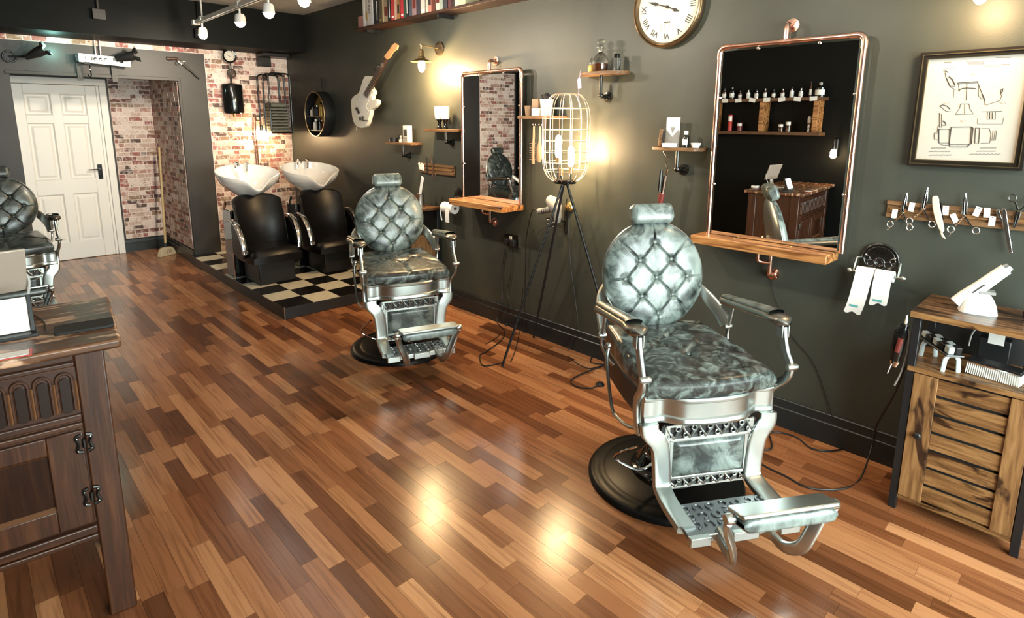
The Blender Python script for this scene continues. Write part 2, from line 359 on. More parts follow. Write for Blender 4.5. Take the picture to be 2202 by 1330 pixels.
def copytree(o, parent=None):
    c = o.copy(); COL.objects.link(c); c.parent = parent
    for ch in list(o.children): copytree(ch, c)
    return c
def link(name, me, parent=None, loc=(0, 0, 0), rot=(0, 0, 0), sc=(1, 1, 1)):
    o = bpy.data.objects.new(name, me); COL.objects.link(o); o.parent = parent; o.location = loc; o.rotation_euler = rot; o.scale = sc; return o
WALLROT = -PI / 2                                   # front view of a thing on the right wall: +x runs to the right, -y comes out of the wall
class Wall:
    """root of a thing fixed to the right wall at photo pixel (px,py); L() gives local x,z of another pixel at a distance off the wall"""
    def __init__(s, name, label, cat, px, py, off=0, group=None):
        p = onx(px, py, WALL - off); s.o = Vector((WALL, p.y, p.z)); s.r = thing(name, label, cat, s.o, WALLROT, group)
    def L(s, px, py, off=0): p = onx(px, py, WALL - off); return (s.o.y - p.y, p.z - s.o.z)
    def V(s, px, py, off=0): a, b_ = s.L(px, py, off); return Vector((a, -off, b_))
def textmesh(txt, size, m, depth=.0006, align='CENTER'):
    cu = bpy.data.curves.new('lettering', 'FONT'); cu.body = txt; cu.size = size; cu.extrude = depth; cu.align_x = align; cu.align_y = 'CENTER'; cu.resolution_u = 3
    ob = bpy.data.objects.new('tmp', cu); me = bpy.data.meshes.new_from_object(ob); bpy.data.objects.remove(ob); me.materials.clear(); me.materials.append(MATS[m]); return me
def rrect(w_, h_, r_, n=5, cx=0, cy=0):
    pts = []
    for (sx, sy, a0) in ((1, 1, 0), (-1, 1, 90), (-1, -1, 180), (1, -1, 270)):
        for i in range(n + 1):
            a = math.radians(a0 + 90 * i / n); pts.append((cx + sx * (w_ / 2 - r_) + r_ * math.cos(a), cy + sy * (h_ / 2 - r_) + r_ * math.sin(a)))
    return pts
mat('ivory', (.72, .60, .46), .3, coat=.3)
mat('cage_copper', (.90, .72, .62), .4, 1)
mat('grey_light', (.42, .46, .46), .4)
mat('white_metal', (.72, .70, .67), .4)
mat('oak_black', (.014, .006, .004), .35)
mat('oak_light', (.11, .045, .018), .3, coat=.2)
mat('iron', (.05, .048, .045), .45, 1)
mat('tablet_back', (.42, .34, .28), .35, .3)
mat('oak_shelf', (.10, .045, .02), .45, noise=(12, .4, (1, 8, 8)))
mat('grey_board', (.030, .030, .032), .4)
# ================================================================ the room
def tonemesh(name, boxes, m):
    """many small boxes in one mesh, each with its own 'tone' value"""
    mb = MB(); tones = []
    for (x0, x1, y0, y1, z0, z1) in boxes: mb.box(x0, x1, y0, y1, z0, z1); tones += [random.random()] * 6
    me = mb.mesh(name, m, smooth=False); a = me.attributes.new('tone', 'FLOAT', 'FACE'); a.data.foreach_set('value', tones); return me
UNIT = MB().box(-.5, .5, -.5, .5, -.5, .5)
floor = struct(MB().box(LEFT - .1, WALL + .1, FRONT - .1, DOORY + .1, -.12, -.004).build('floor', 'grout', smooth=False), 'brown wood strip floor of the barber shop')
unit_plank = UNIT.mesh('plank', 'plank', smooth=False)
planks = []; PWID = .066; x = LEFT
while x < WALL:
    y = FRONT - random.random() * .45; x1 = min(x + PWID, WALL)
    while y < DOORY:
        ln = random.choice((.36, .43, .45, .47, .52)); y0, y1 = max(y, FRONT), min(y + ln, DOORY)
        if y1 - y0 > .02: planks.append((x + .0004, x1 - .0004, y0 + .0004, y1 - .0004, -.004, 0.0))
        y += ln
    x += PWID
def inview(b):
    c = ((b[0] + b[1]) / 2, (b[2] + b[3]) / 2, 0); u, v, d_ = proj(c)
    if d_ < .3 or not (-60 < u < 2260 and 400 < v < 1420): return 1e9
    if c[0] < .25 and 2.05 < c[1] < 2.7: return 50 + d_
    return d_
planks.sort(key=inview)
for b_ in planks[:300]:
    link('plank', unit_plank, floor, ((b_[0] + b_[1]) / 2, (b_[2] + b_[3]) / 2, -.002), (0, 0, 0), (b_[1] - b_[0], b_[3] - b_[2], .004)).color = (1, 1, 1, random.random())
pf = link('plank_field', tonemesh('plank_field', planks[300:], 'plank_far'), floor); pf['kind'] = 'stuff'
struct(MB().box(LEFT - .1, WALL + .1, FRONT - .1, DOORY + .1, CEIL, CEIL + .1).build('ceiling', 'ceiling_paint', smooth=False), 'pale painted ceiling')
struct(MB().box(WALL, WALL + .1, FRONT, DOORY + .1, 0, CEIL).build('wall_right', 'wall_green', smooth=False), 'long dark green-grey wall with the mirrors')
struct(MB().box(LEFT - .1, LEFT, FRONT, DOORY + .1, 0, CEIL).build('wall_left', 'wall_black', smooth=False), 'dark wall with the product shelves')
AX0, AX1, LZ, BT, BB = .45, 1.83, 2.035, 2.432, 2.318    # door alcove and the brick band above it
wb = struct(MB().box(LEFT, AX0, BACK, DOORY, 0, CEIL).box(AX0, AX1, BACK, BACK + .15, LZ, CEIL).box(AX1, WALL, BACK, DOORY, 0, CEIL).build('wall_back', 'wall_grey', smooth=False), 'dark grey back wall with brick panel and door alcove')
struct(MB().box(LEFT, WALL, 6.62, BACK, 2.366, CEIL).build('wall_upper_back', 'wall_black', smooth=False), 'black boxed-in beam above the brick band')
wa = struct(MB().box(AX0, AX1, DOORY, DOORY + .1, 0, CEIL).box(AX0, AX1, BACK + .15, DOORY, 2.2, CEIL).build('wall_alcove', 'wall_grey', smooth=False), 'alcove wall around the white door')
unit_brick = UNIT.mesh('brick', 'brick', smooth=False)
def bricks(owner, frame, wid, hei, maxparts=0, prio=None):
    """brick courses on a wall: frame(u, v) -> lower-left world point maker; pieces as parts first, the rest joined"""
    pos, ax = frame; P_ = []; v = 0; row = 0; pw, ph, g = .118, .053, .008
    while v < hei - .02:
        u = -random.random() * pw if row % 2 else -pw * random.random() * .6; h_ = min(ph, hei - v)
        while u < wid:
            l_ = pw * random.choice((1, 1, 1, .52, .52, 1.25)); a, b_ = max(u, 0), min(u + l_, wid)
            if b_ - a > .025: P_.append((a + g / 2, b_ - g / 2, v + g / 2, v + h_ - g / 2))
            u += l_
        v += ph; row += 1
    def bx(p):
        t = random.uniform(.003, .006)
        if ax == 'x': return (pos[0] + p[0], pos[0] + p[1], pos[1] - t, pos[1] + .002, pos[2] + p[2], pos[2] + p[3])
        return (pos[0] - t, pos[0] + .002, pos[1] + p[0], pos[1] + p[1], pos[2] + p[2], pos[2] + p[3])
    if prio: P_.sort(key=prio)
    B_ = [bx(p) for p in P_]
    for b_ in B_[:maxparts]:
        link('brick', unit_brick, owner, ((b_[0] + b_[1]) / 2, (b_[2] + b_[3]) / 2, (b_[4] + b_[5]) / 2), (0, 0, 0), (b_[1] - b_[0], b_[3] - b_[2], b_[5] - b_[4])).color = (1, 1, 1, random.random())
    if B_[maxparts:]:
        o = link('brick_courses', tonemesh('brick_courses', B_[maxparts:], 'brick_far'), owner); o['kind'] = 'stuff'
    m_ = MB()
    if ax == 'x': m_.box(pos[0], pos[0] + wid, pos[1] - .002, pos[1] + .001, pos[2], pos[2] + hei)
    else: m_.box(pos[0] - .002, pos[0] + .001, pos[1], pos[1] + wid, pos[2], pos[2] + hei)
    m_.build('mortar_bed', 'mortar', owner, smooth=False)
PX = 2.115
bricks(wb, ((PX, BACK, .1), 'x'), WALL - PX - .004, BB - .1, 245, lambda p: -p[2])
bricks(wb, ((AX0 - .06, BACK, BB), 'x'), WALL - AX0 + .05, BT - BB, 55)
bricks(wb, ((-.88, BACK, .02), 'x'), .75, BT - .02)
bricks(wa, ((1.40, DOORY, .16), 'x'), AX1 - 1.40, 1.95, 150)
wr = struct(MB().box(AX1, AX1 + .01, BACK + .02, DOORY, 0, 2.2).build('wall_alcove_right', 'wall_grey', smooth=False), 'brick side of the door alcove')
bricks(wr, ((AX1, BACK + .03, .16), 'y'), DOORY - BACK - .03, 1.95)
# pilaster face and lintel edge trims
struct(MB().box(AX0 - .03, AX1 + .03, BACK - .012, BACK, LZ - .02, LZ + .012).build('trim_1', 'wall_grey', bevel=.003), 'thin moulding under the alcove lintel')
struct(MB().box(AX1 + .0, AX1 + .028, BACK - .01, BACK, .1, LZ).build('trim_2', 'wall_grey', bevel=.003), 'thin moulding on the alcove corner')
# skirting boards with a moulded top
def skirting(name, p0, p1, nrm, h_=.156):
    d_ = (Vector(p1) - Vector(p0)); ln = d_.length; d_.normalize(); n_ = Vector(nrm); prof = [(0, 0), (.02, 0), (.02, h_ * .68), (.016, h_ * .71), (.016, h_ * .78), (.011, h_ * .92), (.012, h_ * .97), (.008, h_), (0, h_)]
    mb = MB(); k = len(prof); vs = [Vector(p0) + n_ * a + Vector((0, 0, b_)) for a, b_ in prof] + [Vector(p1) + n_ * a + Vector((0, 0, b_)) for a, b_ in prof]
    mb._add(vs, [(i, (i + 1) % k, (i + 1) % k + k, i + k) for i in range(k)] + [tuple(range(k)), tuple(range(k, 2 * k))])
    return struct(mb.build(name, 'skirting_green', angle=25), 'dark painted skirting board')
skirting('baseboard_right', (WALL, FRONT, 0), (WALL, 4.577, 0), (-1, 0, 0))
skirting('baseboard_alcove', (1.37, DOORY, 0), (AX1, DOORY, 0), (0, -1, 0))
skirting('baseboard_alcove_right', (AX1, BACK, 0), (AX1, DOORY, 0), (-1, 0, 0), .15)
skirting('baseboard_back', (LEFT, BACK, 0), (AX0, BACK, 0), (0, -1, 0))
skirting('baseboard_left', (LEFT, FRONT, 0), (LEFT, BACK, 0), (1, 0, 0))
# white six-panel door
DX0, DX1, DZ = .505, 1.268, 1.985
dr = bpy.data.objects.new('door_1', None); COL.objects.link(dr); dr.location = (DX0, DOORY - .06, .004); struct(dr, 'white six-panel door with black latch plate')
W_, st, cr = DX1 - DX0, .105, .09
rails = [(0, .20), (.76, .93), (1.56, 1.65), (1.88, DZ - .004)]
mb = MB()
for a, b_ in ((0, st), (W_ / 2 - cr / 2, W_ / 2 + cr / 2), (W_ - st, W_)): mb.box(a, b_, 0, .04, 0, DZ - .004)
for a, b_ in rails: mb.box(st, W_ - st, .0005, .0395, a, b_)
mb.build('door_leaf', 'door_white', dr, bevel=.004)
for (a, b_) in ((.20, .76), (.93, 1.56), (1.65, 1.88)):
    for (u0, u1) in ((st, W_ / 2 - cr / 2), (W_ / 2 + cr / 2, W_ - st)):
        m_ = MB(); o_ = [(u0, .012, a), (u1, .012, a), (u1, .012, b_), (u0, .012, b_)]; i1 = .028; i2 = .05
        ring = lambda i, y: [(u0 + i, y, a + i), (u1 - i, y, a + i), (u1 - i, y, b_ - i), (u0 + i, y, b_ - i)]
        R1, R2, R3, R4 = ring(0, .003), ring(.012, .016), ring(i1, .016), ring(i2, .006); vs = R1 + R2 + R3 + R4; fs = [(12, 13, 14, 15)]
        for k in range(3):
            for j in range(4): fs.append((k * 4 + j, k * 4 + (j + 1) % 4, (k + 1) * 4 + (j + 1) % 4, (k + 1) * 4 + j))
        m_._add(vs, fs).build('door_panel', 'door_white', dr, smooth=False)
hd = MB().cbox((W_ - .055, -.004, 1.0), (.045, .008, .17)).build('latch_plate', 'black_gloss', dr, bevel=.003); 
MB().tube([(W_ - .055, -.004, 1.03), (W_ - .055, -.045, 1.03), (W_ - .075, -.05, 1.03), (W_ - .17, -.05, 1.028)], .008, 8).build('lever_handle', 'chrome', dr)
fr = struct(MB().box(DX0 - .07, DX0 - .002, DOORY - .075, DOORY, 0, DZ + .004).box(DX1 + .002, DX1 + .03, DOORY - .055, DOORY, 0, DZ + .003).box(DX1 + .03, DX1 + .1, DOORY - .075, DOORY, 0, DZ + .004).box(DX0 - .07, DX1 + .1, DOORY - .076, DOORY, DZ + .004, DZ + .079).build('trim_3', 'door_white', bevel=.004), 'white door surround')
# shop front with its window, behind the camera
struct(MB().box(LEFT - .1, -.15, FRONT - .1, FRONT, 0, CEIL).box(2.85, WALL + .1, FRONT - .1, FRONT, 0, CEIL).box(-.15, 2.85, FRONT - .1, FRONT, 0, .45).box(-.15, 2.85, FRONT - .1, FRONT, 2.45, CEIL).build('wall_front', 'wall_green', smooth=False), 'shop front wall')
wn = bpy.data.objects.new('window_1', None); COL.objects.link(wn); wn.location = (1.35, FRONT - .05, .45); struct(wn, 'shop window')
mb = MB()
for a, b_ in ((-1.5, -1.44), (-.03, .03), (1.44, 1.5)): mb.box(a, b_, -.03, .03, 0, 2)
for a, b_ in ((0, .06), (1.94, 2)): mb.box(-1.44, 1.44, -.03, .03, a, b_)
mb.build('window_frame', 'black_satin', wn)
for a in (-1.44, .03): MB().box(a, a + 1.41, -.003, .003, .06, 1.94).build('window_pane', 'window_glass', wn, smooth=False)
# chequered platform under the basins
PY0, PX0, PH, TS = 4.577, 1.792, .10, .2426
pl = tag(MB().box(PX0, WALL - .001, PY0, BACK - .008, 0, PH - .006).build('platform', 'black_satin', bevel=.002), 'low black platform topped with black and cream chequered tiles', 'platform')
tw, tb = UNIT.mesh('tile', 'cream_tile', smooth=False), UNIT.mesh('tile', 'black_tile', smooth=False)
for i in range(6):
    for j in range(-1, 10):
        x0, y0 = PX0 + i * TS, PY0 + (j + 1) * TS; x1, y1 = min(x0 + TS, WALL - .002), min(y0 + TS, BACK - .009)
        if x1 - x0 < .01: continue
        link('tile', tw if (i + j) % 2 == 0 else tb, pl, ((x0 + x1) / 2, (y0 + y1) / 2, PH - .003), (0, 0, 0), (x1 - x0 - .002, y1 - y0 - .002, .006))
MB().box(PX0 - .003, PX0 + .002, PY0 - .003, PY0 + .012, .0, PH).build('corner_trim', 'silver', pl)
MB().box(PX0, WALL - .3, PY0 - .004, PY0, .004, PH - .008).build('edge_board', 'grey_board' if 'grey_board' in MATS else 'black_matte', pl)
# ================================================================ barber chair
def c(x, f, z): return Vector((x, -f, z))
def barber_chair():
    r = thing('barber_chair', 'x', 'barber chair', (0, 0, 0), 0, 'vintage barber chairs')
    # round base
    MB().lathe([(.001, 0), (.347, 0), (.347, .012), (.342, .022), (.33, .028), (.30, .032), (.285, .030), (.275, .034), (.268, .036), (.16, .046), (.001, .05)], 64).build('base_plate', 'base_black', r, angle=60)
    MB().lathe([(.16, .044), (.158, .058), (.150, .066), (.140, .068), (.125, .085), (.108, .115), (.098, .125), (.09, .128), (.088, .15), (.075, .16), (.068, .17), (.068, .44), (.001, .44)], 40).build('pedestal', 'black_gloss', r, angle=50)
    MB().tube(catmull([c(-.06, .05, .13), c(-.17, .10, .12), c(-.27, .09, .17), c(-.285, .10, .20), c(-.27, .15, .25), c(-.235, .21, .30)], 5), .006, 8).build('pump_lever', 'chrome', r)
    # seat box with dark side panels
    out = [(-.235, -.21), (.235, -.21), (.262, .10), (.262, .29), (-.262, .29), (-.262, .10)]
    MB().prism([(a, -b_) for a, b_ in out], .455, .575, 'XY').build('seat_box', 'brown_leather', r, bevel=.012)
    MB().prism([(a * .8, -b_ * .8) for a, b_ in out], .40, .46, 'XY').build('seat_carriage', 'black_satin', r, bevel=.01)
    # wavy silver apron round the front
    def wave(x):
        u = abs(x) / .27; return .325 + .05 * (1 - u ** 2) - .028 * math.exp(-((u - .72) / .16) ** 2)
    xs = [-.272 + .544 * i / 36 for i in range(37)]
    def apron(u, v):
        x = -.272 + .544 * u; prof = [(.0, .468), (.010, .470), (.014, .480), (.011, .494), (.004, .500), (.004, .556), (.011, .562), (.012, .570), (.006, .577), (-.02, .577)]
        i = min(int(round(v * 9)), 9); d_, z = prof[i]; return c(x, wave(x) + d_ + (-.016 if i == 9 else 0), z)
    MB().grid(apron, 48, 9).build('apron', 'silver', r, angle=30)
    for s_ in (-1, 1):
        MB().lathe([(.001, .44), (.016, .44), (.020, .447), (.020, .462), (.016, .468), (.016, .56), (.020, .566), (.020, .578), (.001, .582)], 20, c(s_ * .262, .305, 0)).build('corner_post', 'silver', r)
    # seat cushion: bowed front, tufted top
    def seatxy(u, v):
        f = -.205 + .55 * v; hw = .232 + .036 * min(1, v * 1.6); x = (u * 2 - 1)
        fx = f + (.034 * (1 - x * x) * max(0, (v - .7) / .3) if v > .7 else 0)
        return x * hw, fx
    sb = [(-.11, .05), (.11, .05), (0, -.04), (-.0, .14), (-.11, -.12), (.11, -.12)]
    def seat(u, v):
        x, f = seatxy(u, v); e = min(u, 1 - u, v * 1.0, (1 - v) * .9) ; k = min(1, e / .055); hgt = .648 + .034 * (1 - v) + (math.sqrt(max(0, 1 - (1 - k) ** 2)) - 1) * .022
        hgt += .012 * math.sin(PI * u) * math.sin(PI * min(1, v))
        for bx_, bf in sb: d2 = (x - bx_) ** 2 + (f - bf) ** 2; hgt -= .016 * math.exp(-d2 / .0011)
        for (ax_, af), (bx_, bf) in (((-.11, .05), (0, .14)), ((.11, .05), (0, .14)), ((0, -.04), (.11, .05)), ((0, -.04), (-.11, .05)), ((0, .14), (0, .36)), ((-.11, .05), (-.27, .2)), ((.11, .05), (.27, .2)), ((0, -.04), (.11, -.12)), ((0, -.04), (-.11, -.12))):
            dx, df = bx_ - ax_, bf - af; t = max(0, min(1, ((x - ax_) * dx + (f - af) * df) / (dx * dx + df * df))); d_ = math.hypot(x - ax_ - t * dx, f - af - t * df); hgt -= .009 * math.exp(-(d_ / .008) ** 2)
        return c(x, f, hgt)
    mb = MB().grid(seat, 64, 64)
    n = 65; ring = [mb.v[i * n] for i in range(n)] + [mb.v[64 * n + j] for j in range(1, n)] + [mb.v[i * n + 64] for i in range(63, -1, -1)] + [mb.v[j] for j in range(63, 0, -1)]
    lo = [(p[0] * 1.012, p[1] * 1.010, .606) for p in ring]; lo2 = [(p[0] * .985, p[1] * .985, .578) for p in ring]; k = len(ring)
    mb._add(ring + lo + lo2, [(i, (i + 1) % k, (i + 1) % k + k, i + k) for i in range(k)] + [(i + k, (i + 1) % k + k, (i + 1) % k + 2 * k, i + 2 * k) for i in range(k)])
    sc = mb.build('seat_cushion', 'leather_seat', r, angle=70)
    btn = MB().ball((0, 0, 0), .0115, 12, 8, (1, .6, 1)).mesh('button', 'leather_marble')
    for bx_, bf in sb: link('button', btn, sc, c(bx_, bf, .655), (PI / 2, 0, 0))
    # tufted disc back, leaning back 12 degrees
    tilt = math.radians(12.5); bc = c(0, -.225, .902); Rb = .248
    lat = [(0, .6), (-.31, .27), (.31, .27), (0, -.06), (-.62, -.06), (.62, -.06), (-.31, -.39), (.31, -.39), (0, -.72)]
    segs = [((0, .6), (-.31, .27)), ((0, .6), (.31, .27)), ((-.31, .27), (-.62, -.06)), ((-.31, .27), (0, -.06)), ((.31, .27), (0, -.06)), ((.31, .27), (.62, -.06)), ((-.62, -.06), (-.31, -.39)), ((0, -.06), (-.31, -.39)), ((0, -.06), (.31, -.39)), ((.62, -.06), (.31, -.39)), ((-.31, -.39), (0, -.72)), ((.31, -.39), (0, -.72)),
            ((0, .6), (0, 1)), ((-.31, .27), (-.68, .66)), ((.31, .27), (.68, .66)), ((-.62, -.06), (-1, -.06)), ((.62, -.06), (1, -.06)), ((-.31, -.39), (-.62, -.74)), ((.31, -.39), (.62, -.74)), ((0, -.72), (0, -1))]
    def back(u, v):
        a, b_ = 2 * u - 1, 2 * v - 1
        if a == 0 and b_ == 0: X, Y = 0, 0
        elif abs(a) > abs(b_): rr = a; th = PI / 4 * b_ / a; X, Y = rr * math.cos(th), rr * math.sin(th)
        else: rr = b_; th = PI / 2 - PI / 4 * a / b_; X, Y = rr * math.cos(th), rr * math.sin(th)
        q = math.hypot(X, Y); hgt = .052 * math.sqrt(max(0, 1 - q ** 5))
        w_ = 1 - q ** 6; dl = 9
        for (p0, p1) in segs:
            dx, dy = p1[0] - p0[0], p1[1] - p0[1]; t = max(0, min(1, ((X - p0[0]) * dx + (Y - p0[1]) * dy) / (dx * dx + dy * dy))); dl = min(dl, math.hypot(X - p0[0] - t * dx, Y - p0[1] - t * dy))
        hgt -= w_ * (.010 * math.exp(-(dl / .011) ** 2) + .0032 * math.exp(-(dl / .12) ** 2))
        for p0 in lat: d2 = (X - p0[0]) ** 2 + (Y - p0[1]) ** 2; hgt -= w_ * .011 * math.exp(-d2 / .006)
        return (X * Rb, -hgt, Y * Rb)
    bo = MB().grid(back, 150, 150).build('backrest', 'leather_marble', r, loc=bc, rot=(-tilt, 0, 0), angle=70)
    MB().lathe([(.001, -.03), (.19, -.026), (.235, -.014), (.250, -.002), (.252, .004), (.247, .008)], 56, (0, 0, 0), 'Y').build('back_shell', 'silver', bo, angle=50)
    for (X, Y) in lat: link('button', btn, bo, (X * Rb, -.036, Y * Rb))
    # head rest on two posts
    hp = MB(); HW, HD = .104, .036
    def head(u, v):
        a = 2 * PI * u; e = abs(2 * v - 1); k = math.sqrt(max(0, 1 - max(0, (e - .80) / .20) ** 2)) if e < 1 else 0; k = max(k, .55)
        sx = 1 if math.cos(a) >= 0 else -1; sz = 1 if math.sin(a) >= 0 else -1
        yy = HD * sx * abs(math.cos(a)) ** .6 * k; zz = .047 * sz * abs(math.sin(a)) ** .6 * k
        return ((2 * v - 1) * HW, yy, zz)
    hp.grid(head, 36, 20, True); nn = 21
    hp._add([hp.v[i * nn] for i in range(36)], [tuple(range(36))]); hp._add([hp.v[i * nn + 20] for i in range(36)], [tuple(range(36))])
    ho = hp.build('headrest', 'leather_marble', r, loc=c(0, -.272, 1.180), rot=(-tilt - .1, 0, 0), angle=60)
    for s_ in (-.035, .035): MB().cyl((s_, .012, -.12), (s_, .012, -.02), .006, n=8).build('headrest_post', 'chrome', ho)
    # side arms
    for s_ in (-1, 1):
        X = s_ * .302
        MB().tube(catmull([c(s_ * .215, -.262, .835), c(s_ * .250, -.225, .805), c(s_ * .275, -.17, .77), c(s_ * .292, -.11, .73), c(s_ * .298, -.065, .69)], 5), .030, 12, flat=.25, up=(0, .3, 1), pw=.5).build('back_bracket', 'silver', r)
        # armrest: metal tray, leather pad, bulbous nose
        def arm(u, v, X=X, lo=0.0, hi=.022, ins=0.0):
            f = -.115 + .455 * u; hw = (.030 + .010 * u + (.006 * math.sin(PI * min(1, max(0, (u - .75) / .25))))) - ins
            z = .795 + .045 * min(1, u * 1.25) - .0 * u + (-.006 * ((u - .85) / .15) ** 2 if u > .85 else 0)
            e = 1.0
            if u > .90: e = math.sqrt(max(0, 1 - ((u - .90) / .10) ** 2))
            if u < .08: e = math.sqrt(max(0, 1 - ((.08 - u) / .08) ** 2)) * .4 + .6
            a = 2 * PI * v; return c(X + hw * e * (1 if math.cos(a) > 0 else -1) * abs(math.cos(a)) ** .7, f, z + (lo + hi) / 2 + (hi - lo) / 2 * math.sin(a) * (1 if e > .3 else e * 3))
        am = MB().grid(lambda u, v: arm(u, v, lo=-.022, hi=.018), 28, 16); ao = am.build('armrest', 'silver_arm', r, angle=60)
        MB().grid(lambda u, v: arm(.04 + u * .80, v, lo=.004, hi=.030, ins=.008), 24, 12).build('arm_pad', 'leather_marble', ao, angle=60)
        # front post, S-shaped flat bar with pivots
        MB().tube(catmull([c(X, .315, .815), c(X, .325, .77), c(X, .345, .72), c(X * 1.01, .372, .675), c(X, .362, .625), c(X * .97, .315, .575), c(X * .955, .292, .54), c(X * .95, .292, .49), c(X * .94, .300, .44), c(X * .92, .305, .415)], 6), .017, 12, flat=.55, up=(0, 1, 0), pw=.5).build('arm_post', 'silver', r)
        MB().lathe([(.001, -.022), (.010, -.022), (.013, -.016), (.013, .016), (.010, .022), (.001, .022)], 14, c(X, .388, .678), 'X').build('post_knob', 'silver', r)
        MB().box(X - .017, X - .011, -.333, -.300, .775, .825).box(X + .011, X + .017, -.333, -.300, .775, .825).build('post_clevis', 'silver', r, bevel=.002)
        MB().tube(catmull([c(X, -.03, .80), c(X, -.04, .75), c(X * 1.0, -.055, .69)], 4), .0105, 8, flat=.7, up=(0, 1, 0)).build('arm_link', 'silver', r)
        MB().lathe([(.001, -.018), (.010, -.018), (.012, -.012), (.012, .012), (.010, .018), (.001, .018)], 14, c(X, -.058, .685), 'X').build('link_knob', 'silver', r)
        MB().tube(catmull([c(X * 1.01, -.058, .685), c(X * 1.0, -.062, .64), c(X * .95, -.03, .59), c(X * .88, 0, .565)], 5), .0105, 8, flat=.7, up=(0, 1, 0)).build('arm_stay', 'silver', r)
    MB().tube(catmull([c(-.285, -.02, .645), c(-.30, .0, .60), c(-.30, .03, .50), c(-.295, .065, .405), c(-.29, .10, .385), c(-.285, .20, .395), c(-.27, .25, .41)], 5), .0075, 8).build('recline_handle', 'silver', r)
    MB().ball(c(-.287, -.022, .648), .015, 12, 8).build('handle_ball', 'silver', r)
    # front frame: two swept side plates
    for s_ in (-1, 1):
        pth = catmull([c(s_ * .252, .335, .470), c(s_ * .248, .340, .435), c(s_ * .222, .345, .405), c(s_ * .205, .345, .36), c(s_ * .196, .345, .27), c(s_ * .194, .352, .215), c(s_ * .196, .39, .195), c(s_ * .198, .45, .187), c(s_ * .198, .56, .180)], 6)
        MB().tube(pth, .036, 16, flat=.42, up=(1, 0, 0), pw=.35).build('frame_plate', 'silver', r)
    # fretted front panel with cushion
    MB().prism(rrect(.40, .27, .015, cx=0, cy=.325), -.338, -.330, 'XZ').build('leg_panel', 'black_satin', r, bevel=.002)
    def fret(cx_, cz, wd, hg, nb, seed):
        rnd = random.Random(seed); m_ = MB(); m_.cbox(c(cx_, .342, cz + hg / 2 - .003), (wd, .010, .008)); m_.cbox(c(cx_, .342, cz - hg / 2 + .003), (wd, .010, .008))
        for i in range(nb):
            x0 = cx_ - wd / 2 + wd * (i + .5) / nb; d_ = wd / nb * .5; q = 1 if i % 2 else -1
            m_.tube(catmull([c(x0 - d_, .343, cz - q * hg * .45), c(x0 - d_ * .2, .345, cz - q * hg * .05), c(x0 + d_ * .5, .345, cz + q * hg * .15), c(x0 + d_, .343, cz + q * hg * .45)], 4), .0052, 6)
            m_.torus(c(x0, .344, cz + q * hg * .22), hg * .16, .0035, 10, 6)
        m_.build('fretwork', 'silver', r)
    fret(0, .428, .37, .062, 11, 1); fret(0, .214, .33, .042, 11, 2)
    MB().box(-.168, -.150, -.348, -.332, .232, .40).box(.150, .168, -.348, -.332, .232, .40).box(-.168, .168, -.348, -.332, .388, .402).box(-.168, .168, -.348, -.332, .228, .242).build('panel_surround', 'silver', r, bevel=.004)
    for s_ in (-1, 1): MB().box(s_ * .178 - .012, s_ * .178 + .012, -.346, -.33, .20, .455).build('panel_stile', 'silver', r, bevel=.004)
    def pc(u, v):
        a, b_ = 2 * u - 1, 2 * v - 1; e = max(0, 1 - abs(a) ** 8) * max(0, 1 - abs(b_) ** 8); return c(a * .150, .344 + .016 * e ** .35, .315 + b_ * .073)
    MB().grid(pc, 24, 18).build('panel_cushion', 'leather_marble', r, angle=80)
    # foot plate with cast relief and notched lip
    MB().prism([(-.200, -.43), (.200, -.43), (.212, -.60), (-.212, -.60)], .168, .184, 'XY').build('foot_plate', 'silver_dark', r, bevel=.003)
    rnd = random.Random(5); m_ = MB()
    for i in range(7):
        for j in range(3):
            x0, f0 = -.155 + i * .052, .462 + j * .045; a0 = rnd.random() * 6; m_.torus(c(x0, f0, .186), .016, .0045, 12, 5, 'Z', (a0, a0 + 4.4))
    m_.build('cast_relief', 'silver_dark', r)
    MB().box(-.214, -.135, -.622, -.60, .155, .190).box(-.05, .05, -.622, -.60, .155, .190).box(.135, .214, -.622, -.60, .155, .190).box(-.214, .214, -.606, -.598, .158, .187).build('plate_lip', 'silver', r, bevel=.003)
    # folding foot rest on two swan-neck arms
    for s_ in (-1, 1):
        MB().tube(catmull([c(s_ * .095, .585, .178), c(s_ * .098, .64, .165), c(s_ * .105, .69, .165), c(s_ * .125, .735, .20), c(s_ * .145, .748, .26), c(s_ * .168, .752, .32), c(s_ * .180, .765, .365), c(s_ * .182, .785, .385)], 6), .022, 12, flat=.45, up=(0, 1, 0), pw=.5).build('swan_arm', 'silver', r)
        MB().lathe([(.001, -.016), (.015, -.016), (.018, -.010), (.018, .010), (.015, .016), (.001, .016)], 16, c(s_ * .184, .785, .388), 'X').build('hinge_knob', 'silver', r)
    fp = MB().prism(rrect(.345, .092, .012), 0, .014, 'XY').build('foot_rest', 'silver', r, loc=c(0, .79, .402), rot=(math.radians(-15), 0, 0), bevel=.004)
    def lp(u, v):
        a, q = 2 * u - 1, 2 * PI * v; e = (1 - abs(a) ** 12) ** .25 if abs(a) < 1 else 0; cs, sn = math.cos(q), math.sin(q); return (a * .163, .042 * math.copysign(abs(cs) ** .45, cs) * (.9 + .1 * e), -.024 + .025 * math.copysign(abs(sn) ** .5, sn) * max(e, .3))
    MB().grid(lp, 24, 24).build('foot_pad', 'leather_marble', fp, angle=60)
    return r
mat('silver_arm', (.30, .29, .26), .30, 1)
bch = barber_chair()
bch.location = (2.178, 1.272, 0); bch.rotation_euler.z = math.radians(-32); bch['label'] = 'nearest barber chair, marbled mint leather, in front of the large copper mirror'
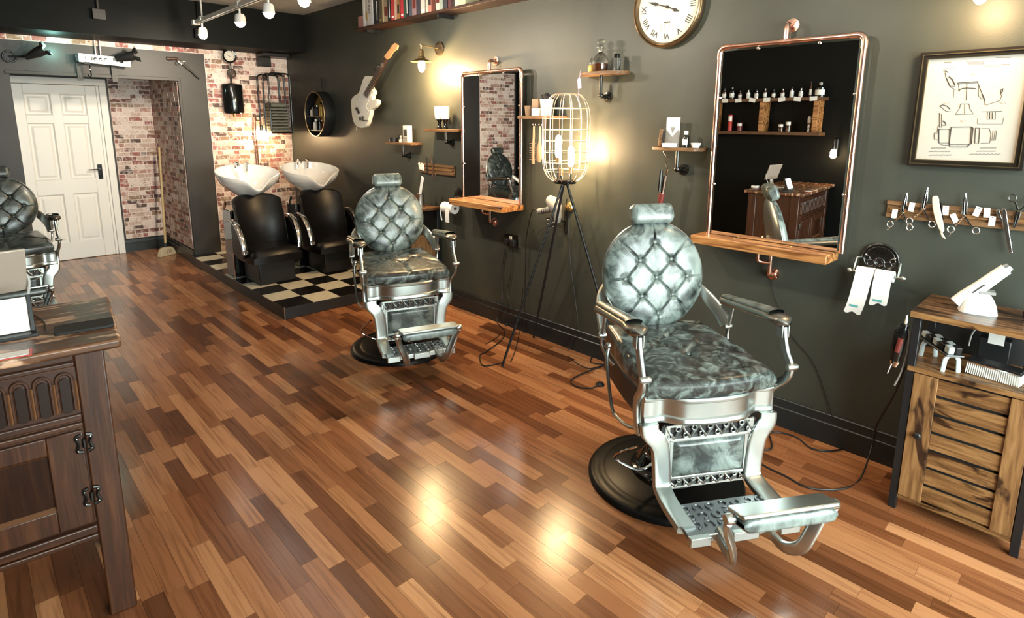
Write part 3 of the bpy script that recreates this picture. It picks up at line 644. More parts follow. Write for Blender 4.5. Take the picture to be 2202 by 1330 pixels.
b2 = copytree(bch); b2.location = (2.156, 3.434, 0); b2.rotation_euler.z = math.radians(-20); [k for k in b2.children if k.name.startswith('foot_rest')][0].rotation_euler.x = math.radians(-3); b2['label'] = 'barber chair between the chequered platform and the tripod lamp'
b3 = copytree(bch); b3.location = (.205, 6.1, 0); b3.rotation_euler.z = 0; b3['label'] = 'barber chair by the white door, half out of the photo behind the desk'
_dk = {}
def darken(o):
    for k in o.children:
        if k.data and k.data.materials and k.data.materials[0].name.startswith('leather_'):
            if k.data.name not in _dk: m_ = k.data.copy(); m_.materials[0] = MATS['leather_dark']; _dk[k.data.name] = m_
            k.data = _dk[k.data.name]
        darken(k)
darken(b3)                                           # swaps this chair's leather parts to the darker marbling
# ================================================================ things on the right wall
class WallYZ(Wall):
    def __init__(s, name, label, cat, y, z, group=None):
        s.o = Vector((WALL, y, z)); s.r = thing(name, label, cat, s.o, WALLROT, group)
def flange(mb, x, z, y=0, r=.033, axis='Y'):
    mb.lathe([(.001, 0), (r, 0), (r, .006), (r * .55, .008), (r * .5, .022), (.001, .022)], 20, (x, y, z), axis)
    for a in (45, 135, 225, 315): mb.ball((x + r * .75 * math.cos(math.radians(a)), y - .008, z + r * .75 * math.sin(math.radians(a))), .004, 6, 4)
# ---- copper pipe mirrors
def mirror(label, yl, yr, zt, depth, shelf_l, shelf_r, brx, tpx):
    zb = .995; yc = (yl + yr) / 2; hw = (yl - yr) / 2; h_ = zt - zb; o = WallYZ('pipe_mirror', label, 'mirror', yc, zb, 'copper pipe mirrors'); r = o.r; off = .065; R_ = .012
    pts = [(-hw, -off, 0), (-hw, -off, h_ - .03)] + [(-hw + .03 - .03 * math.cos(a), -off, h_ - .03 + .03 * math.sin(a)) for a in (PI / 8, PI / 4, 3 * PI / 8, PI / 2)] + [(hw - .03, -off, h_)] + [(hw - .03 + .03 * math.sin(a), -off, h_ - .03 + .03 * math.cos(a)) for a in (PI / 8, PI / 4, 3 * PI / 8, PI / 2)] + [(hw, -off, 0)]
    MB().tube(pts, R_, 12).build('pipe_frame', 'copper', r)
    for s_ in (-1, 1): MB().tube([(s_ * hw, -off, h_ - .062), (s_ * hw, -off, h_ - .03)] + [(s_ * (hw - .03 + .03 * math.cos(a)), -off, h_ - .03 + .03 * math.sin(a)) for a in (PI / 6, PI / 3, PI / 2)] + [(s_ * (hw - .058), -off, h_)], R_ * 1.25, 12).build('elbow_fitting', 'copper', r)
    MB().tube([(tpx - .025, -off, h_), (tpx + .025, -off, h_)], R_ * 1.25, 12).build('tee_fitting', 'copper', r)
    MB().box(-hw + .020, hw - .020, -off - .002, -off + .004, .004, h_ - .022).build('glass', 'mirror', r, smooth=False)
    for s_ in (-1, 1):
        for z in (h_ * .28, h_ * .74): MB().ball((s_ * (hw - .017), -off - .006, z), .007, 8, 6).build('glass_clip', 'chrome', r)
    for x in (-hw * .4, hw * .45): MB().ball((x, -off - .006, h_ - .020), .008, 8, 6).build('glass_clip', 'chrome', r)
    sl, sr = yc - shelf_l, yc - shelf_r
    MB().box(sl, sr, -depth, -.012, -.045, 0).build('shelf_board', 'pine_burnt', r, bevel=.004)
    for x in (sl + (sr - sl) * .3, sl + (sr - sl) * .72): MB().lathe([(.001, 0), (.008, 0), (.006, .003), (.001, .004)], 10, (x, -depth * .5, 0)).build('screw_head', 'brass', r)
    mb = MB(); mb.tube(catmull([(brx - .05, -.09, -.045), (brx - .05, -.09, -.085), (brx - .045, -.085, -.10), (brx - .02, -.07, -.105), (brx, -.06, -.105)], 4), .009, 10); mb.tube(catmull([(brx, -.055, -.045), (brx, -.055, -.15), (brx, -.05, -.168), (brx, -.035, -.175), (brx, -.004, -.175)], 4), .011, 10); flange(mb, brx, -.175); mb.build('pipe_bracket', 'copper', r)
    mb = MB(); mb.tube(catmull([(tpx, -off, h_), (tpx, -off, h_ + .055), (tpx, -off + .005, h_ + .072), (tpx, -off + .02, h_ + .08), (tpx, -.004, h_ + .08)], 4), .012, 10); flange(mb, tpx, h_ + .08); mb.build('top_bracket', 'copper', r)
mirror('large copper pipe mirror behind the nearest barber chair', 1.556, .878, 1.985, .175, 1.60, .905, .01, -.005)
mirror('narrow copper pipe mirror between the two barber brush shelves and the cage lamp', 3.712, 3.042, 1.968, .235, 3.69, 3.065, -.02, -.01)
# ---- small plank shelves on black pipe
def pipeshelf(label, yl, yr, z, depth, px_, drop, m='shelf_wood', shape='D'):
    yc = (yl + yr) / 2; o = WallYZ('pipe_shelf', label, 'shelf', yc, z, 'small pipe shelves'); r = o.r; hw = (yl - yr) / 2
    if shape == 'D': poly = [(-hw, -.012), (-hw, -depth * .55), (-hw * .86, -depth * .82), (-hw * .5, -depth * .97), (0, -depth), (hw * .5, -depth * .97), (hw * .86, -depth * .82), (hw, -depth * .55), (hw, -.012)]
    else: poly = [(-hw, -.004), (-hw, -depth), (hw, -depth), (hw, -.004)]
    MB().prism(poly, -.020, 0, 'XY').build('shelf_board', m, r, bevel=.002)
    if drop:
        x = yc - px_; mb = MB(); q = -depth * .55
        mb.tube(catmull([(x, q, -.02), (x, q, -drop + .03), (x, q + .006, -drop + .006), (x, q + .03, -drop), (x, -.004, -drop)], 4), .0105, 10); mb.ball((x, q + .004, -drop + .006), .017, 10, 8); mb.tube([(x, -.04, -drop), (x, -.022, -drop)], .016, 10); flange(mb, x, -drop); mb.build('pipe_bracket', 'gunmetal', r)
    return o
pipeshelf('small pipe shelf holding the crystal decanter below the clock', 2.494, 2.158, 1.905, .14, 2.325, .15, shape='D')
pipeshelf('small pipe shelf with black bottle and white bowl beside the large mirror', 1.93, 1.62, 1.462, .14, 1.765, .13, shape='D')
pipeshelf('small pipe shelf with a black tin, lowest of the pair beneath the guitar', 4.80, 4.37, 1.412, .12, 4.585, .125, shape='R')
pipeshelf('small pipe shelf holding two shaving brushes left of the narrow mirror', 4.17, 3.75, 1.537, .12, 3.935, .11, shape='R')
pipeshelf('small wooden shelf with a black-topped white vase behind the cage lamp', 3.025, 2.66, 1.64, .12, 0, 0, shape='R')
# ---- shelf contents
def onshelf(y, z, off=.07): return (WALL - off, y, z)
t = thing('decanter', 'cut glass decanter with round stopper and dark spirit inside', 'decanter', onshelf(2.335, 1.905, .075))
MB().lathe([(.001, .0), (.040, .0), (.044, .006), (.046, .04), (.042, .085), (.028, .105), (.017, .115), (.016, .135), (.026, .142), (.026, .146), (.013, .147), (.012, .12), (.001, .112)], 24).build('bottle', 'clear_glass', t)
MB().lathe([(.001, .004), (.039, .004), (.0415, .05), (.001, .052)], 24).build('spirit', 'amber_liquid', t)
MB().lathe([(.001, .145), (.011, .145), (.012, .155), (.022, .168), (.024, .180), (.018, .194), (.001, .200)], 12).build('stopper', 'clear_glass', t, smooth=False)
t = thing('cologne_bottle', 'square clear bottle with black cap beside the decanter', 'bottle', onshelf(2.215, 1.905, .07))
MB().box(-.018, .018, -.018, .018, .0, .075).build('bottle', 'clear_glass', t, bevel=.004); MB().box(-.013, .013, -.013, .013, .076, .10).build('cap', 'black_gloss', t, bevel=.002); MB().box(-.0195, -.0185, -.010, .010, .02, .07).build('bottle_label', 'ink', t)
t = thing('glass_pot', 'small glass pot with amber contents left of the decanter', 'jar', onshelf(2.405, 1.905, .075))
MB().lathe([(.001, 0), (.022, 0), (.024, .03), (.018, .045), (.001, .046)], 16).build('pot', 'gold_paint', t); MB().lathe([(.012, .046), (.014, .06), (.010, .075), (.004, .09), (.001, .09)], 12).build('pump', 'clear_glass', t)
t = thing('hanging_tag', 'lavender paper tag hanging from the decanter shelf edge', 'tag', (WALL - .13, 2.452, 1.83))
MB().prism([(-.016, -.02), (.012, -.024), (.020, .03), (.004, .05), (-.010, .03)], -.001, .001, 'YZ').build('tag', 'lavender', t, smooth=False); MB().tube([(0, 0, .05), (.005, -.002, .09)], .002, 6).build('string', 'lavender', t); MB().tube([(0, .006, -.02), (0, .012, -.10)], .0015, 5).build('tail', 'lavender', t)
# shelf beside the large mirror
t = thing('card_holder', 'clear stand with white card on the shelf beside the large mirror', 'card holder', onshelf(1.815, 1.462, .055))
MB().box(-.004, .0, -.042, .042, .0, .165).build('card', 'paper', t, smooth=False); MB().prism([(-.016, .11), (.016, .11), (0, .075)], -.0055, -.0045, 'YZ').build('print', 'grey_plastic', t); MB().prism([(-.041, .10), (0, .055), (0, .012), (-.041, .012)], -.007, -.005, 'YZ').build('card_flap', 'grey_plastic', t, smooth=False); MB().prism([(.041, .10), (0, .055), (0, .012), (.041, .012)], -.007, -.005, 'YZ').build('card_flap', 'grey_plastic', t, smooth=False)
t = thing('oil_bottle', 'small black bottle with pale cap on the shelf beside the large mirror', 'bottle', onshelf(1.722, 1.462, .07))
MB().lathe([(.001, 0), (.018, 0), (.018, .055), (.012, .065), (.010, .07), (.001, .07)], 18).build('bottle', 'black_gloss', t); MB().lathe([(.001, .070), (.011, .070), (.011, .092), (.001, .092)], 14).build('cap', 'off_white', t); MB().lathe([(.0185, .015), (.0185, .045)], 14, arc=(2.2, 4.2)).build('bottle_label', 'paper', t)
t = thing('white_bowl', 'small white bowl at the right end of the shelf beside the large mirror', 'bowl', onshelf(1.660, 1.462, .07)); MB().lathe([(.001, 0), (.018, 0), (.029, .026), (.027, .026), (.016, .004), (.001, .004)], 20).build('bowl', 'porcelain', t)
t = thing('white_dish', 'flat white dish in front of the card holder', 'dish', onshelf(1.800, 1.462, .11)); MB().lathe([(.001, 0), (.040, 0), (.044, .022), (.041, .022), (.038, .005), (.001, .005)], 20).build('dish', 'porcelain', t)
t = thing('beard_brush', 'narrow wooden brush standing at the left end of the card holder shelf', 'brush', onshelf(1.876, 1.462, .08)); MB().cbox((0, 0, .05), (.016, .022, .10), (.12, 0, 0)).build('handle', 'shelf_wood', t, bevel=.004); MB().cbox((0, -.014, .055), (.012, .014, .07), (.12, 0, 0)).build('bristles', 'black_matte', t)
t = thing('hanging_trimmer', 'chrome hair trimmer with dark red handle hanging by its flex under a shelf', 'trimmer', (WALL - .12, 1.80, 1.30))
MB().tube([(0, .01, .0), (0, .025, -.10)], [.015, .013], 10).build('chrome_body', 'chrome', t); MB().tube([(0, .025, -.10), (0, .032, -.15), (0, .034, -.19), (0, .030, -.235)], [.017, .015, .010, .004], 10).build('handle', 'dark_red', t); MB().tube([(-.012, .03, .03), (-.01, .038, -.09)], [.010, .009], 8).build('trimmer_body', 'gunmetal', t)
MB().tube(catmull([(0, .01, 0), (-.01, -.008, .04), (.01, .02, .075), (0, .0, .10), (.01, .03, .125), (.012, .035, .138)], 4), .004, 6).build('flex', 'chrome', t)
# shaving brushes and lower shelf items
for k, y in enumerate((4.015, 3.935)):
    t = thing('shaving_brush', ('white bristle shaving brush with black handle, nearer the guitar', 'white bristle shaving brush with black handle, nearer the narrow mirror')[k], 'brush', onshelf(y, 1.537, .07), 0, 'shaving brushes')
    MB().lathe([(.001, 0), (.026, 0), (.027, .006), (.016, .02), (.014, .045), (.022, .07), (.028, .08), (.001, .08)], 18).build('handle', 'black_gloss', t); MB().lathe([(.001, .08), (.030, .08), (.037, .10), (.038, .175), (.034, .185), (.001, .187)], 18).build('bristles', 'white_bristle', t)
t = thing('black_tin', 'round black tin on the shelf beneath the guitar', 'tin', onshelf(4.73, 1.412)); MB().lathe([(.001, 0), (.038, 0), (.038, .024), (.041, .024), (.041, .040), (.001, .042)], 24).build('tin', 'black_satin', t)
t = thing('razor_box', 'upright grey and cream shaver box on the shelf beneath the guitar', 'box', onshelf(4.495, 1.412)); MB().box(-.025, .025, -.038, .038, 0, .15).build('box', 'off_white', t, bevel=.004); MB().box(-.0265, -.025, -.026, .026, .055, .115).build('window', 'ink', t); MB().box(-.0265, -.025, -.028, .028, .01, .05).build('label_band', 'grey_plastic', t)
t = thing('small_pot', 'little glass pot between the tin and the shaver box', 'jar', onshelf(4.60, 1.412)); MB().lathe([(.001, 0), (.022, 0), (.022, .022), (.008, .03), (.012, .045), (.010, .06), (.001, .062)], 14).build('pot', 'off_white', t); MB().lathe([(.001, .03), (.016, .034), (.014, .06), (.001, .064)], 10, (0, .03, 0)).build('cap', 'gunmetal', t)
t = thing('white_vase', 'white faceted vase with black frilly top behind the cage lamp', 'vase', onshelf(2.79, 1.64)); MB().lathe([(.001, 0), (.040, 0), (.040, .05), (.048, .11), (.046, .112), (.001, .10)], 8).build('vase', 'off_white', t, smooth=False)
mb = MB()
for a in range(9): mb.ball((.028 * math.cos(a * .7), .028 * math.sin(a * .7), .118 + .008 * (a % 2)), .017, 8, 6)
mb.ball((0, 0, .135), .02, 8, 6); mb.build('black_frill', 'black_matte', t)
t = thing('wax_box', 'tan square box stacked beside the white vase', 'box', onshelf(2.885, 1.64 + .055)); MB().box(-.02, .02, -.03, .03, 0, .06).build('box', 'tan_plastic', t, bevel=.002)
t = thing('soap_box', 'small white box under the tan box beside the vase', 'box', onshelf(2.87, 1.64)); MB().box(-.03, .03, -.036, .036, 0, .053).build('box', 'card_white', t, bevel=.002)
t = thing('dark_cup', 'brown cup at the narrow mirror end of the vase shelf', 'cup', onshelf(2.965, 1.64)); MB().lathe([(.001, 0), (.020, 0), (.028, .065), (.031, .07), (.028, .071), (.024, .066), (.001, .05)], 18).build('cup', 'tan_plastic', t)
for k, (y, w_) in enumerate(((2.90, .020), (2.84, .024))):
    t = thing('hair_brush', ('slim wooden hair brush hanging under the vase shelf, nearer the narrow mirror', 'round-headed hair brush hanging under the vase shelf, nearer the cage lamp')[k], 'brush', (WALL - .08, y, 1.60), 0, 'hanging hair brushes')
    MB().torus((0, 0, -.02), .012, .003, 14, 6, 'X').build('hook', 'chrome', t); MB().tube([(0, 0, -.03), (0, 0, -.10), (0, .003, -.14)], [.007, .009, .008], 8).build('handle', 'tan_plastic', t)
    if k: MB().tube([(0, .003, -.135), (0, .005, -.18), (0, .005, -.25), (0, .005, -.28)], [.009, w_, w_, .010], 12, flat=.5, up=(0, 1, 0)).build('head', 'tan_plastic', t)
    else: MB().cbox((0, .004, -.215), (.016, w_, .16)).build('head', 'tan_plastic', t, bevel=.004)
    mb = MB()
    for i in range(8):
        for s_ in (-1, 1): mb.tube([(0, s_ * w_ * .6, -.15 - i * .016), (-.002, s_ * (w_ + .018), -.152 - i * .016)], .0022, 5)
    mb.build('bristles', 'black_matte' if k else 'tan_plastic', t)['kind'] = 'stuff'
# ---- clock
o = Wall('wall_clock', 'round antique wall clock with roman numerals and bronze rim', 'clock', 1434.9, 15, .03); r = o.r; R_ = .222
MB().lathe([(.001, 0), (R_ * .98, 0), (R_, .012), (R_, .03), (R_ * .985, .040), (R_ * .965, .042), (R_ * .955, .036), (R_ * .935, .040), (R_ * .915, .046), (R_ * .895, .044), (R_ * .87, .030), (R_ * .86, .022)], 72, (0, 0, 0), 'Y').build('rim', 'bronze_rim', r, angle=30)
MB().lathe([(.001, .024), (R_ * .87, .024)], 64, (0, 0, 0), 'Y').build('dial', 'dial_face', r)
for k, tx in enumerate(('XII', 'I', 'II', 'III', 'IIII', 'V', 'VI', 'VII', 'VIII', 'IX', 'X', 'XI')):
    a = math.radians(k * 30); link('numeral', textmesh(tx, .046, 'ink'), r, (R_ * .70 * math.sin(a), -.0255, R_ * .70 * math.cos(a)), Matrix.Rotation(PI / 2, 3, 'X').to_euler() if False else (PI / 2, a, 0))
link('lettering', textmesh('PARIS', .017, 'ink'), r, (0, -.0255, -.083), (PI / 2, 0, 0))
mb = MB(); mb.torus((0, -.025, -.12), .11, .0008, 16, 4, 'Y', (1.1, 2.04)); mb.torus((0, -.025, -.106), .018, .0008, 16, 4, 'Y')
for x in (-.038, .038): mb.tube([(x, -.025, -.09), (x * 1.02, -.025, -.125), (x * 1.15, -.025, -.13)], .0009, 4)
mb.build('faint_emblem', 'faint_ink', r)
def hand(name, ang, ln, w_, y):
    a = math.radians(ang); mb = MB(); q = lambda s, t: (s * math.cos(a) + t * math.sin(a), -s * math.sin(a) + t * math.cos(a)); sh = [(-.003, -.02), (-.003, ln * .45), (-w_, ln * .6), (0, ln), (w_, ln * .6), (.003, ln * .45), (.003, -.02)]
    mb.prism([q(*p) for p in sh], y - .0015, y, 'XZ').build(name, 'ink', r, smooth=False)
hand('minute_hand', 288, .135, .010, -.030); hand('hour_hand', 113, .085, .011, -.028); MB().lathe([(.001, .026), (.009, .026), (.008, .036), (.001, .037)], 16, (0, 0, 0), 'Y').build('boss', 'ink', r)
mb = MB()
for a in range(60):
    t_ = math.radians(a * 6); mb.cbox((R_ * .835 * math.sin(t_), -.025, R_ * .835 * math.cos(t_)), (.0012, .001, .005), (0, t_, 0))
mb.build('minute_track', 'ink', r)
# ---- framed print: line drawing of a barber chair
o = WallYZ('framed_print', 'black framed line drawing of an old barber chair', 'picture', .478, 1.418); r = o.r; hw, hh = .193, .474
def frame4(i0, i1, y0, y1, m, nm):
    mb = MB(); a0, b0, a1, b1 = hw - i0, i0, hw - i1, i1
    for q in ([(-a0, b0), (a0, b0), (a1, b1), (-a1, b1)], [(-a0, hh - b0), (-a1, hh - b1), (a1, hh - b1), (a0, hh - b0)], [(-a0, b0), (-a1, b1), (-a1, hh - b1), (-a0, hh - b0)], [(a0, b0), (a0, hh - b0), (a1, hh - b1), (a1, b1)]): mb.prism(q, y0, y1, 'XZ')
    mb.build(nm, m, r, smooth=False)
frame4(0, .010, -.028, 0, 'frame_black', 'outer_moulding'); frame4(.010, .013, -.031, -.003, 'frame_gold', 'gilt_line'); frame4(.013, .026, -.024, -.003, 'frame_black', 'inner_moulding'); frame4(.026, .029, -.020, -.003, 'frame_gold', 'inner_gilt')
MB().box(-hw + .026, hw - .026, -.010, -.004, .026, hh - .026).build('print_sheet', 'print_paper', r, smooth=False)
def pz(x, y): a, b_ = o.L(1900 + x / 4.156, 60 + y / 4.156, .011); return Vector((a, -.0106, b_))
mb = MB()
def stroke(pts, w_=.0011, closed=False):
    w_ *= 1.35; P_ = [pz(*p) for p in pts]; mb.tube(P_, w_, 4, closed=closed, flat=1)
for pts, w_ in (([(535, 395), (555, 382), (580, 400)], .0012), ([(550, 400), (560, 450), (590, 520), (640, 525)], .0010), ([(585, 435), (615, 460), (640, 515)], .0018), ([(565, 450), (600, 530), (640, 550)], .0008), ([(662, 492), (845, 480)], .0014), ([(662, 503), (845, 490)], .0008), ([(662, 492), (662, 503)], .0012), ([(845, 480), (845, 490)], .0012), ([(668, 558), (700, 543), (745, 537), (825, 543)], .0016), ([(668, 503), (680, 570)], .0007), ([(745, 500), (740, 650)], .0010), ([(845, 495), (870, 560), (905, 650), (908, 690)], .0010), ([(850, 510), (850, 610), (880, 640)], .0007), ([(880, 590), (905, 645)], .0018), ([(630, 545), (625, 625)], .0006), ([(915, 690), (1040, 650), (1055, 610), (1045, 580)], .0007), ([(1045, 585), (1050, 555), (1068, 540), (1066, 565), (1048, 590), (1045, 585)], .0012),
                ([(690, 680), (765, 680), (770, 720), (805, 770), (640, 775), (680, 720), (690, 680)], .0008), ([(725, 685), (725, 772)], .0007), ([(500, 700), (530, 688), (570, 700), (595, 728)], .0014), ([(505, 700), (560, 745), (600, 750)], .0008), ([(500, 760), (500, 890), (520, 890), (520, 770)], .0009), ([(530, 830), (555, 850), (560, 870), (530, 870)], .0016), ([(495, 905), (592, 905), (587, 1030), (495, 1030), (495, 905)], .0014), ([(605, 888), (785, 885), (775, 1042), (587, 1042), (605, 888)], .0015), ([(785, 885), (800, 895), (785, 1040)], .0016), ([(587, 1045), (595, 1065), (745, 1065), (765, 1045)], .0013), ([(455, 940), (492, 940), (492, 1000), (458, 1000), (452, 970), (455, 940)], .0009), ([(480, 930), (490, 870)], .0008), ([(822, 895), (860, 895), (850, 1032), (815, 1032), (822, 895)], .0012), ([(875, 900), (945, 898), (960, 950), (950, 1030), (870, 1032)], .0007), ([(980, 915), (968, 1010)], .0006), ([(998, 915), (985, 1010)], .0006), ([(1012, 915), (1000, 1005)], .0006),
                ([(880, 750), (1060, 745)], .0008), ([(930, 750), (925, 818), (1000, 818), (1000, 750)], .0007), ([(950, 755), (948, 815)], .0012), ([(975, 755), (973, 815)], .0012), ([(840, 810), (838, 860), (1065, 860), (1072, 805)], .0005), ([(500, 1035), (530, 1048), (585, 1050)], .0007)):
    stroke(pts, w_)
mb.build('chair_drawing', 'ink', r)
for tx, sz, x, y in (('PATENTED', .010, 965, 340), ('Fig. 1', .011, 815, 413), ('Fig. 2', .010, 560, 675), ('Fig. 3', .010, 710, 832), ('Fig. 4', .010, 1065, 672)): link('lettering', textmesh(tx, sz, 'faint_ink', .0003), r, pz(x, y), (PI / 2, 0, 0))
mb = MB()
for (x0, x1, y, s_) in ((405, 600, 1105, 5), (410, 610, 1138, 6), (830, 1005, 1103, 5), (765, 1045, 1130, 6), (540, 605, 308, 3), (740, 905, 305, 3), (750, 900, 322, 2), (1050, 1130, 328, 3), (530, 640, 365, 3), (425, 560, 1075, 4), (865, 1010, 1075, 4), (1010, 1140, 265, 3)):
    n = 26; mb.tube([pz(x0 + (x1 - x0) * i / n, y + s_ * math.sin(i * 1.9) * (1 if i % 5 else 2.2)) for i in range(n + 1)], .0006, 4)
mb.build('signatures', 'ink', r)['kind'] = 'stuff'
# ---- white electric guitar on a wall hanger
o = Wall('electric_guitar', 'off-white electric guitar with maple headstock hung on the wall', 'guitar', 790, 230, .06); r = o.r
def gz(x, y, off=.10): return o.L(740 + x / 6.046, 80 + y / 6.046, off)
body = [(270, 512), (300, 503), (345, 512), (355, 548), (345, 600), (352, 650), (390, 712), (368, 770), (372, 812), (410, 805), (438, 830), (432, 872), (398, 915), (352, 948), (345, 985), (330, 1045), (312, 1110), (285, 1160), (238, 1182), (185, 1170), (140, 1130), (112, 1055), (100, 960), (92, 865), (102, 800), (140, 757), (182, 732), (206, 690), (226, 620), (250, 548)]
bp = [tuple(p)[:2] for p in catmull([(*gz(*q), 0) for q in body], 3, True)]
MB().prism(bp, -.105, -.062, 'XZ').build('body', 'guitar_white', r, bevel=.006)
pg = [(300, 600), (375, 700), (345, 800), (290, 900), (330, 960), (280, 1020), (210, 1060), (150, 990), (180, 860), (215, 760)]
MB().prism([gz(*q) for q in pg], -.108, -.105, 'XZ').build('pickguard', 'card_white', r, bevel=.001)
def gq(pts, y0, y1, m, nm, off=.112, par=r): return MB().prism([gz(*q, off) for q in pts], y0, y1, 'XZ').build(nm, m, par, bevel=.001)
nk = gq([(255, 742), (300, 792), (556, 292), (524, 254)], -.118, -.098, 'rosewood', 'neck')
hs = gq([(524, 254), (556, 292), (600, 262), (640, 190), (692, 158), (706, 108), (682, 80), (660, 75), (632, 110), (602, 158), (566, 196), (545, 222)], -.118, -.104, 'maple', 'headstock')
for i in range(18):
    t_ = 1 - .5 ** (i / 12) ; t_ = t_ / (1 - .5 ** (17.5 / 12)); a = (540 + (278 - 540) * t_, 273 + (767 - 273) * t_)
    p0, p1 = gz(a[0] - 17 - 6 * t_, a[1] - 19 - 6 * t_, .119), gz(a[0] + 17 + 6 * t_, a[1] + 19 + 6 * t_, .119); MB().tube([(p0[0], -.119, p0[1]), (p1[0], -.119, p1[1])], .0014, 5).build('fret', 'fret', nk)
for i in range(6):
    x, y = 628 - i * 16, 108 + i * 24; p0 = gz(x, y, .112); MB().lathe([(.001, -.01), (.006, -.01), (.006, .014), (.001, .014)], 8, (p0[0], -.112, p0[1]), 'Y').build('tuning_peg', 'chrome', hs)
for q in ([(145, 930), (165, 905), (205, 980), (185, 1005)],): gq(q, -.114, -.108, 'black_satin', 'pickup')
for q in ([(195, 1035), (212, 1035), (212, 1082), (195, 1082)], [(228, 1030), (246, 1030), (246, 1085), (228, 1085)]): gq(q, -.113, -.106, 'black_satin', 'bridge_block')
gq([(238, 1075), (320, 1085), (320, 1097), (238, 1090)], -.118, -.112, 'black_satin', 'tremolo_arm')
gq([(126, 1210), (138, 1208), (146, 1120), (138, 1118)], -.09, -.086, 'guitar_white', 'strap_tag')
mb = MB()
for i in range(6):
    a, b_ = gz(534 + i * 3.2, 262 + i * 4.6, .122), gz(150 + i * 11, 955 + i * 8, .122); mb.tube([(a[0], -.122, a[1]), (b_[0], -.122, b_[1])], .0006, 4)
mb.build('strings', 'chrome', r)
p0 = gz(455, 440, .05); q0 = Vector((p0[0], -.05, p0[1]))
MB().tube([q0 + Vector((.02, .048, .06)), q0 + Vector((.01, -.02, .04)), q0 + Vector((0, -.05, .0))], .008, 8).build('hanger_arm', 'black_satin', r)
# ---- high book shelf
SZ = 2.456; o = WallYZ('book_shelf', 'long dark shelf high on the wall carrying a row of books', 'shelf', 4.2, SZ)
MB().box(-.99, 1.9, -.165, -.002, -.022, 0).build('shelf_board', 'oak_dark_x', o.r, bevel=.003); o.r.location.y = 4.2
for x in (-.8, .3, 1.5): MB().box(x - .012, x + .012, -.15, -.002, -.05, -.022).build('bracket', 'black_satin', o.r)
o.r.rotation_euler.z = WALLROT
for ch in o.r.children: ch.location.x = .0
def bk(px): return onx(740 + px / 6.4765, 58 - (740 + px / 6.4765 - 775) * .222, WALL - .155).y
books = [(190, 258, (.42, .20, .18), .10, 'short pink book, end of the row nearest the back wall'), (262, 288, (.74, .71, .68), .27, 'white book beside the short pink book'), (290, 322, (.55, .52, .50), .26, 'pale grey book with a small red panel'), (326, 365, (.78, .76, .74), .28, 'white book with bold black lettering on its spine'), (368, 404, (.62, .62, .64), .28, 'silver white book right of the lettered one'), (407, 438, (.012, .012, .014), .25, 'plain black book right of the silver white one'), (441, 478, (.016, .015, .016), .24, 'black book with a thin white stripe on its spine'),
         (481, 524, (.11, .085, .055), .27, 'olive brown book'), (527, 546, (.66, .52, .30), .27, 'slim cream yellow book'), (548, 603, (.36, .28, .18), .26, 'tan book with a dark picture on its spine'), (606, 658, (.018, .016, .016), .25, 'black book with pale lower label'), (661, 703, (.48, .045, .045), .27, 'bright red book, farthest red one from the camera'), (706, 728, (.62, .38, .30), .26, 'slim salmon book between the red ones'), (731, 768, (.36, .17, .06), .24, 'orange brown book between the red ones'), (780, 826, (.52, .04, .06), .28, 'crimson book, nearest red one to the camera'), (829, 858, (.03, .075, .05), .26, 'dark green book'), (861, 894, (.02, .022, .025), .27, 'black book with white spine line beside the green book'),
         (897, 938, (.07, .085, .12), .26, 'slate blue book'), (941, 999, (.30, .19, .22), .28, 'wide mauve book'), (1002, 1054, (.05, .045, .06), .25, 'dark aubergine book'), (1058, 1112, (.70, .62, .56), .27, 'wide cream book after the aubergine one'), (1130, 1163, (.72, .64, .56), .26, 'slim ivory book'), (1166, 1214, (.50, .22, .17), .27, 'salmon red book'), (1217, 1264, (.13, .035, .025), .25, 'dark maroon book before the mint ones'), (1268, 1328, (.45, .53, .47), .28, 'wide mint green book'), (1331, 1370, (.30, .35, .32), .27, 'grey green book'), (1380, 1432, (.035, .035, .045), .26, 'navy black book'), (1438, 1488, (.09, .03, .035), .27, 'dark burgundy book'), (1491, 1530, (.03, .02, .02), .25, 'black brown book'), (1534, 1600, (.70, .62, .50), .28, 'wide pale cream book near the top edge of the photo'), (1603, 1690, (.62, .55, .36), .27, 'wide yellowish book, last before the top edge of the photo')]
for k, (a, b_, col, hgt, lab) in enumerate(books):
    y0, y1 = bk(a), bk(b_); w_ = y0 - y1; nm = 'book_cover_%d' % k; mat(nm, col, .45, noise=(30, .12, (1, 1, 1)))
    t = thing('book', lab + ' on the high shelf', 'book', (WALL - .155 + random.uniform(0, .012), (y0 + y1) / 2, SZ), WALLROT, 'books on the high shelf')
    MB().box(-w_ / 2, -w_ / 2 + .003, 0, .135, 0, hgt).box(w_ / 2 - .003, w_ / 2, 0, .135, 0, hgt).box(-w_ / 2, w_ / 2, -.003, .0, 0, hgt).build('cover', nm, t, smooth=False)
    MB().box(-w_ / 2 + .003, w_ / 2 - .003, .0, .13, .003, hgt - .004).build('pages', 'off_white', t, smooth=False)
    if k == 3: link('spine_lettering', textmesh('SLASH', .042, 'ink', .0004), t, (0, -.0036, .165), (PI / 2, PI / 2, 0))
    elif k in (6, 10, 16): MB().box(-.004, .004, -.0042, -.003, .03, hgt * .8).build('spine_stripe', 'paper', t)
    elif k in (2, 9, 13, 18, 22, 24): MB().box(-w_ * .35, w_ * .35, -.0042, -.003, hgt * .2, hgt * .5).build('spine_panel', ('dark_red', 'ink', 'gold_paint')[k % 3], t)
    elif k in (7, 11, 14, 20): MB().box(-w_ * .3, w_ * .3, -.0042, -.003, .02, .035).build('spine_band', 'gold_paint' if k == 7 else 'paper', t)
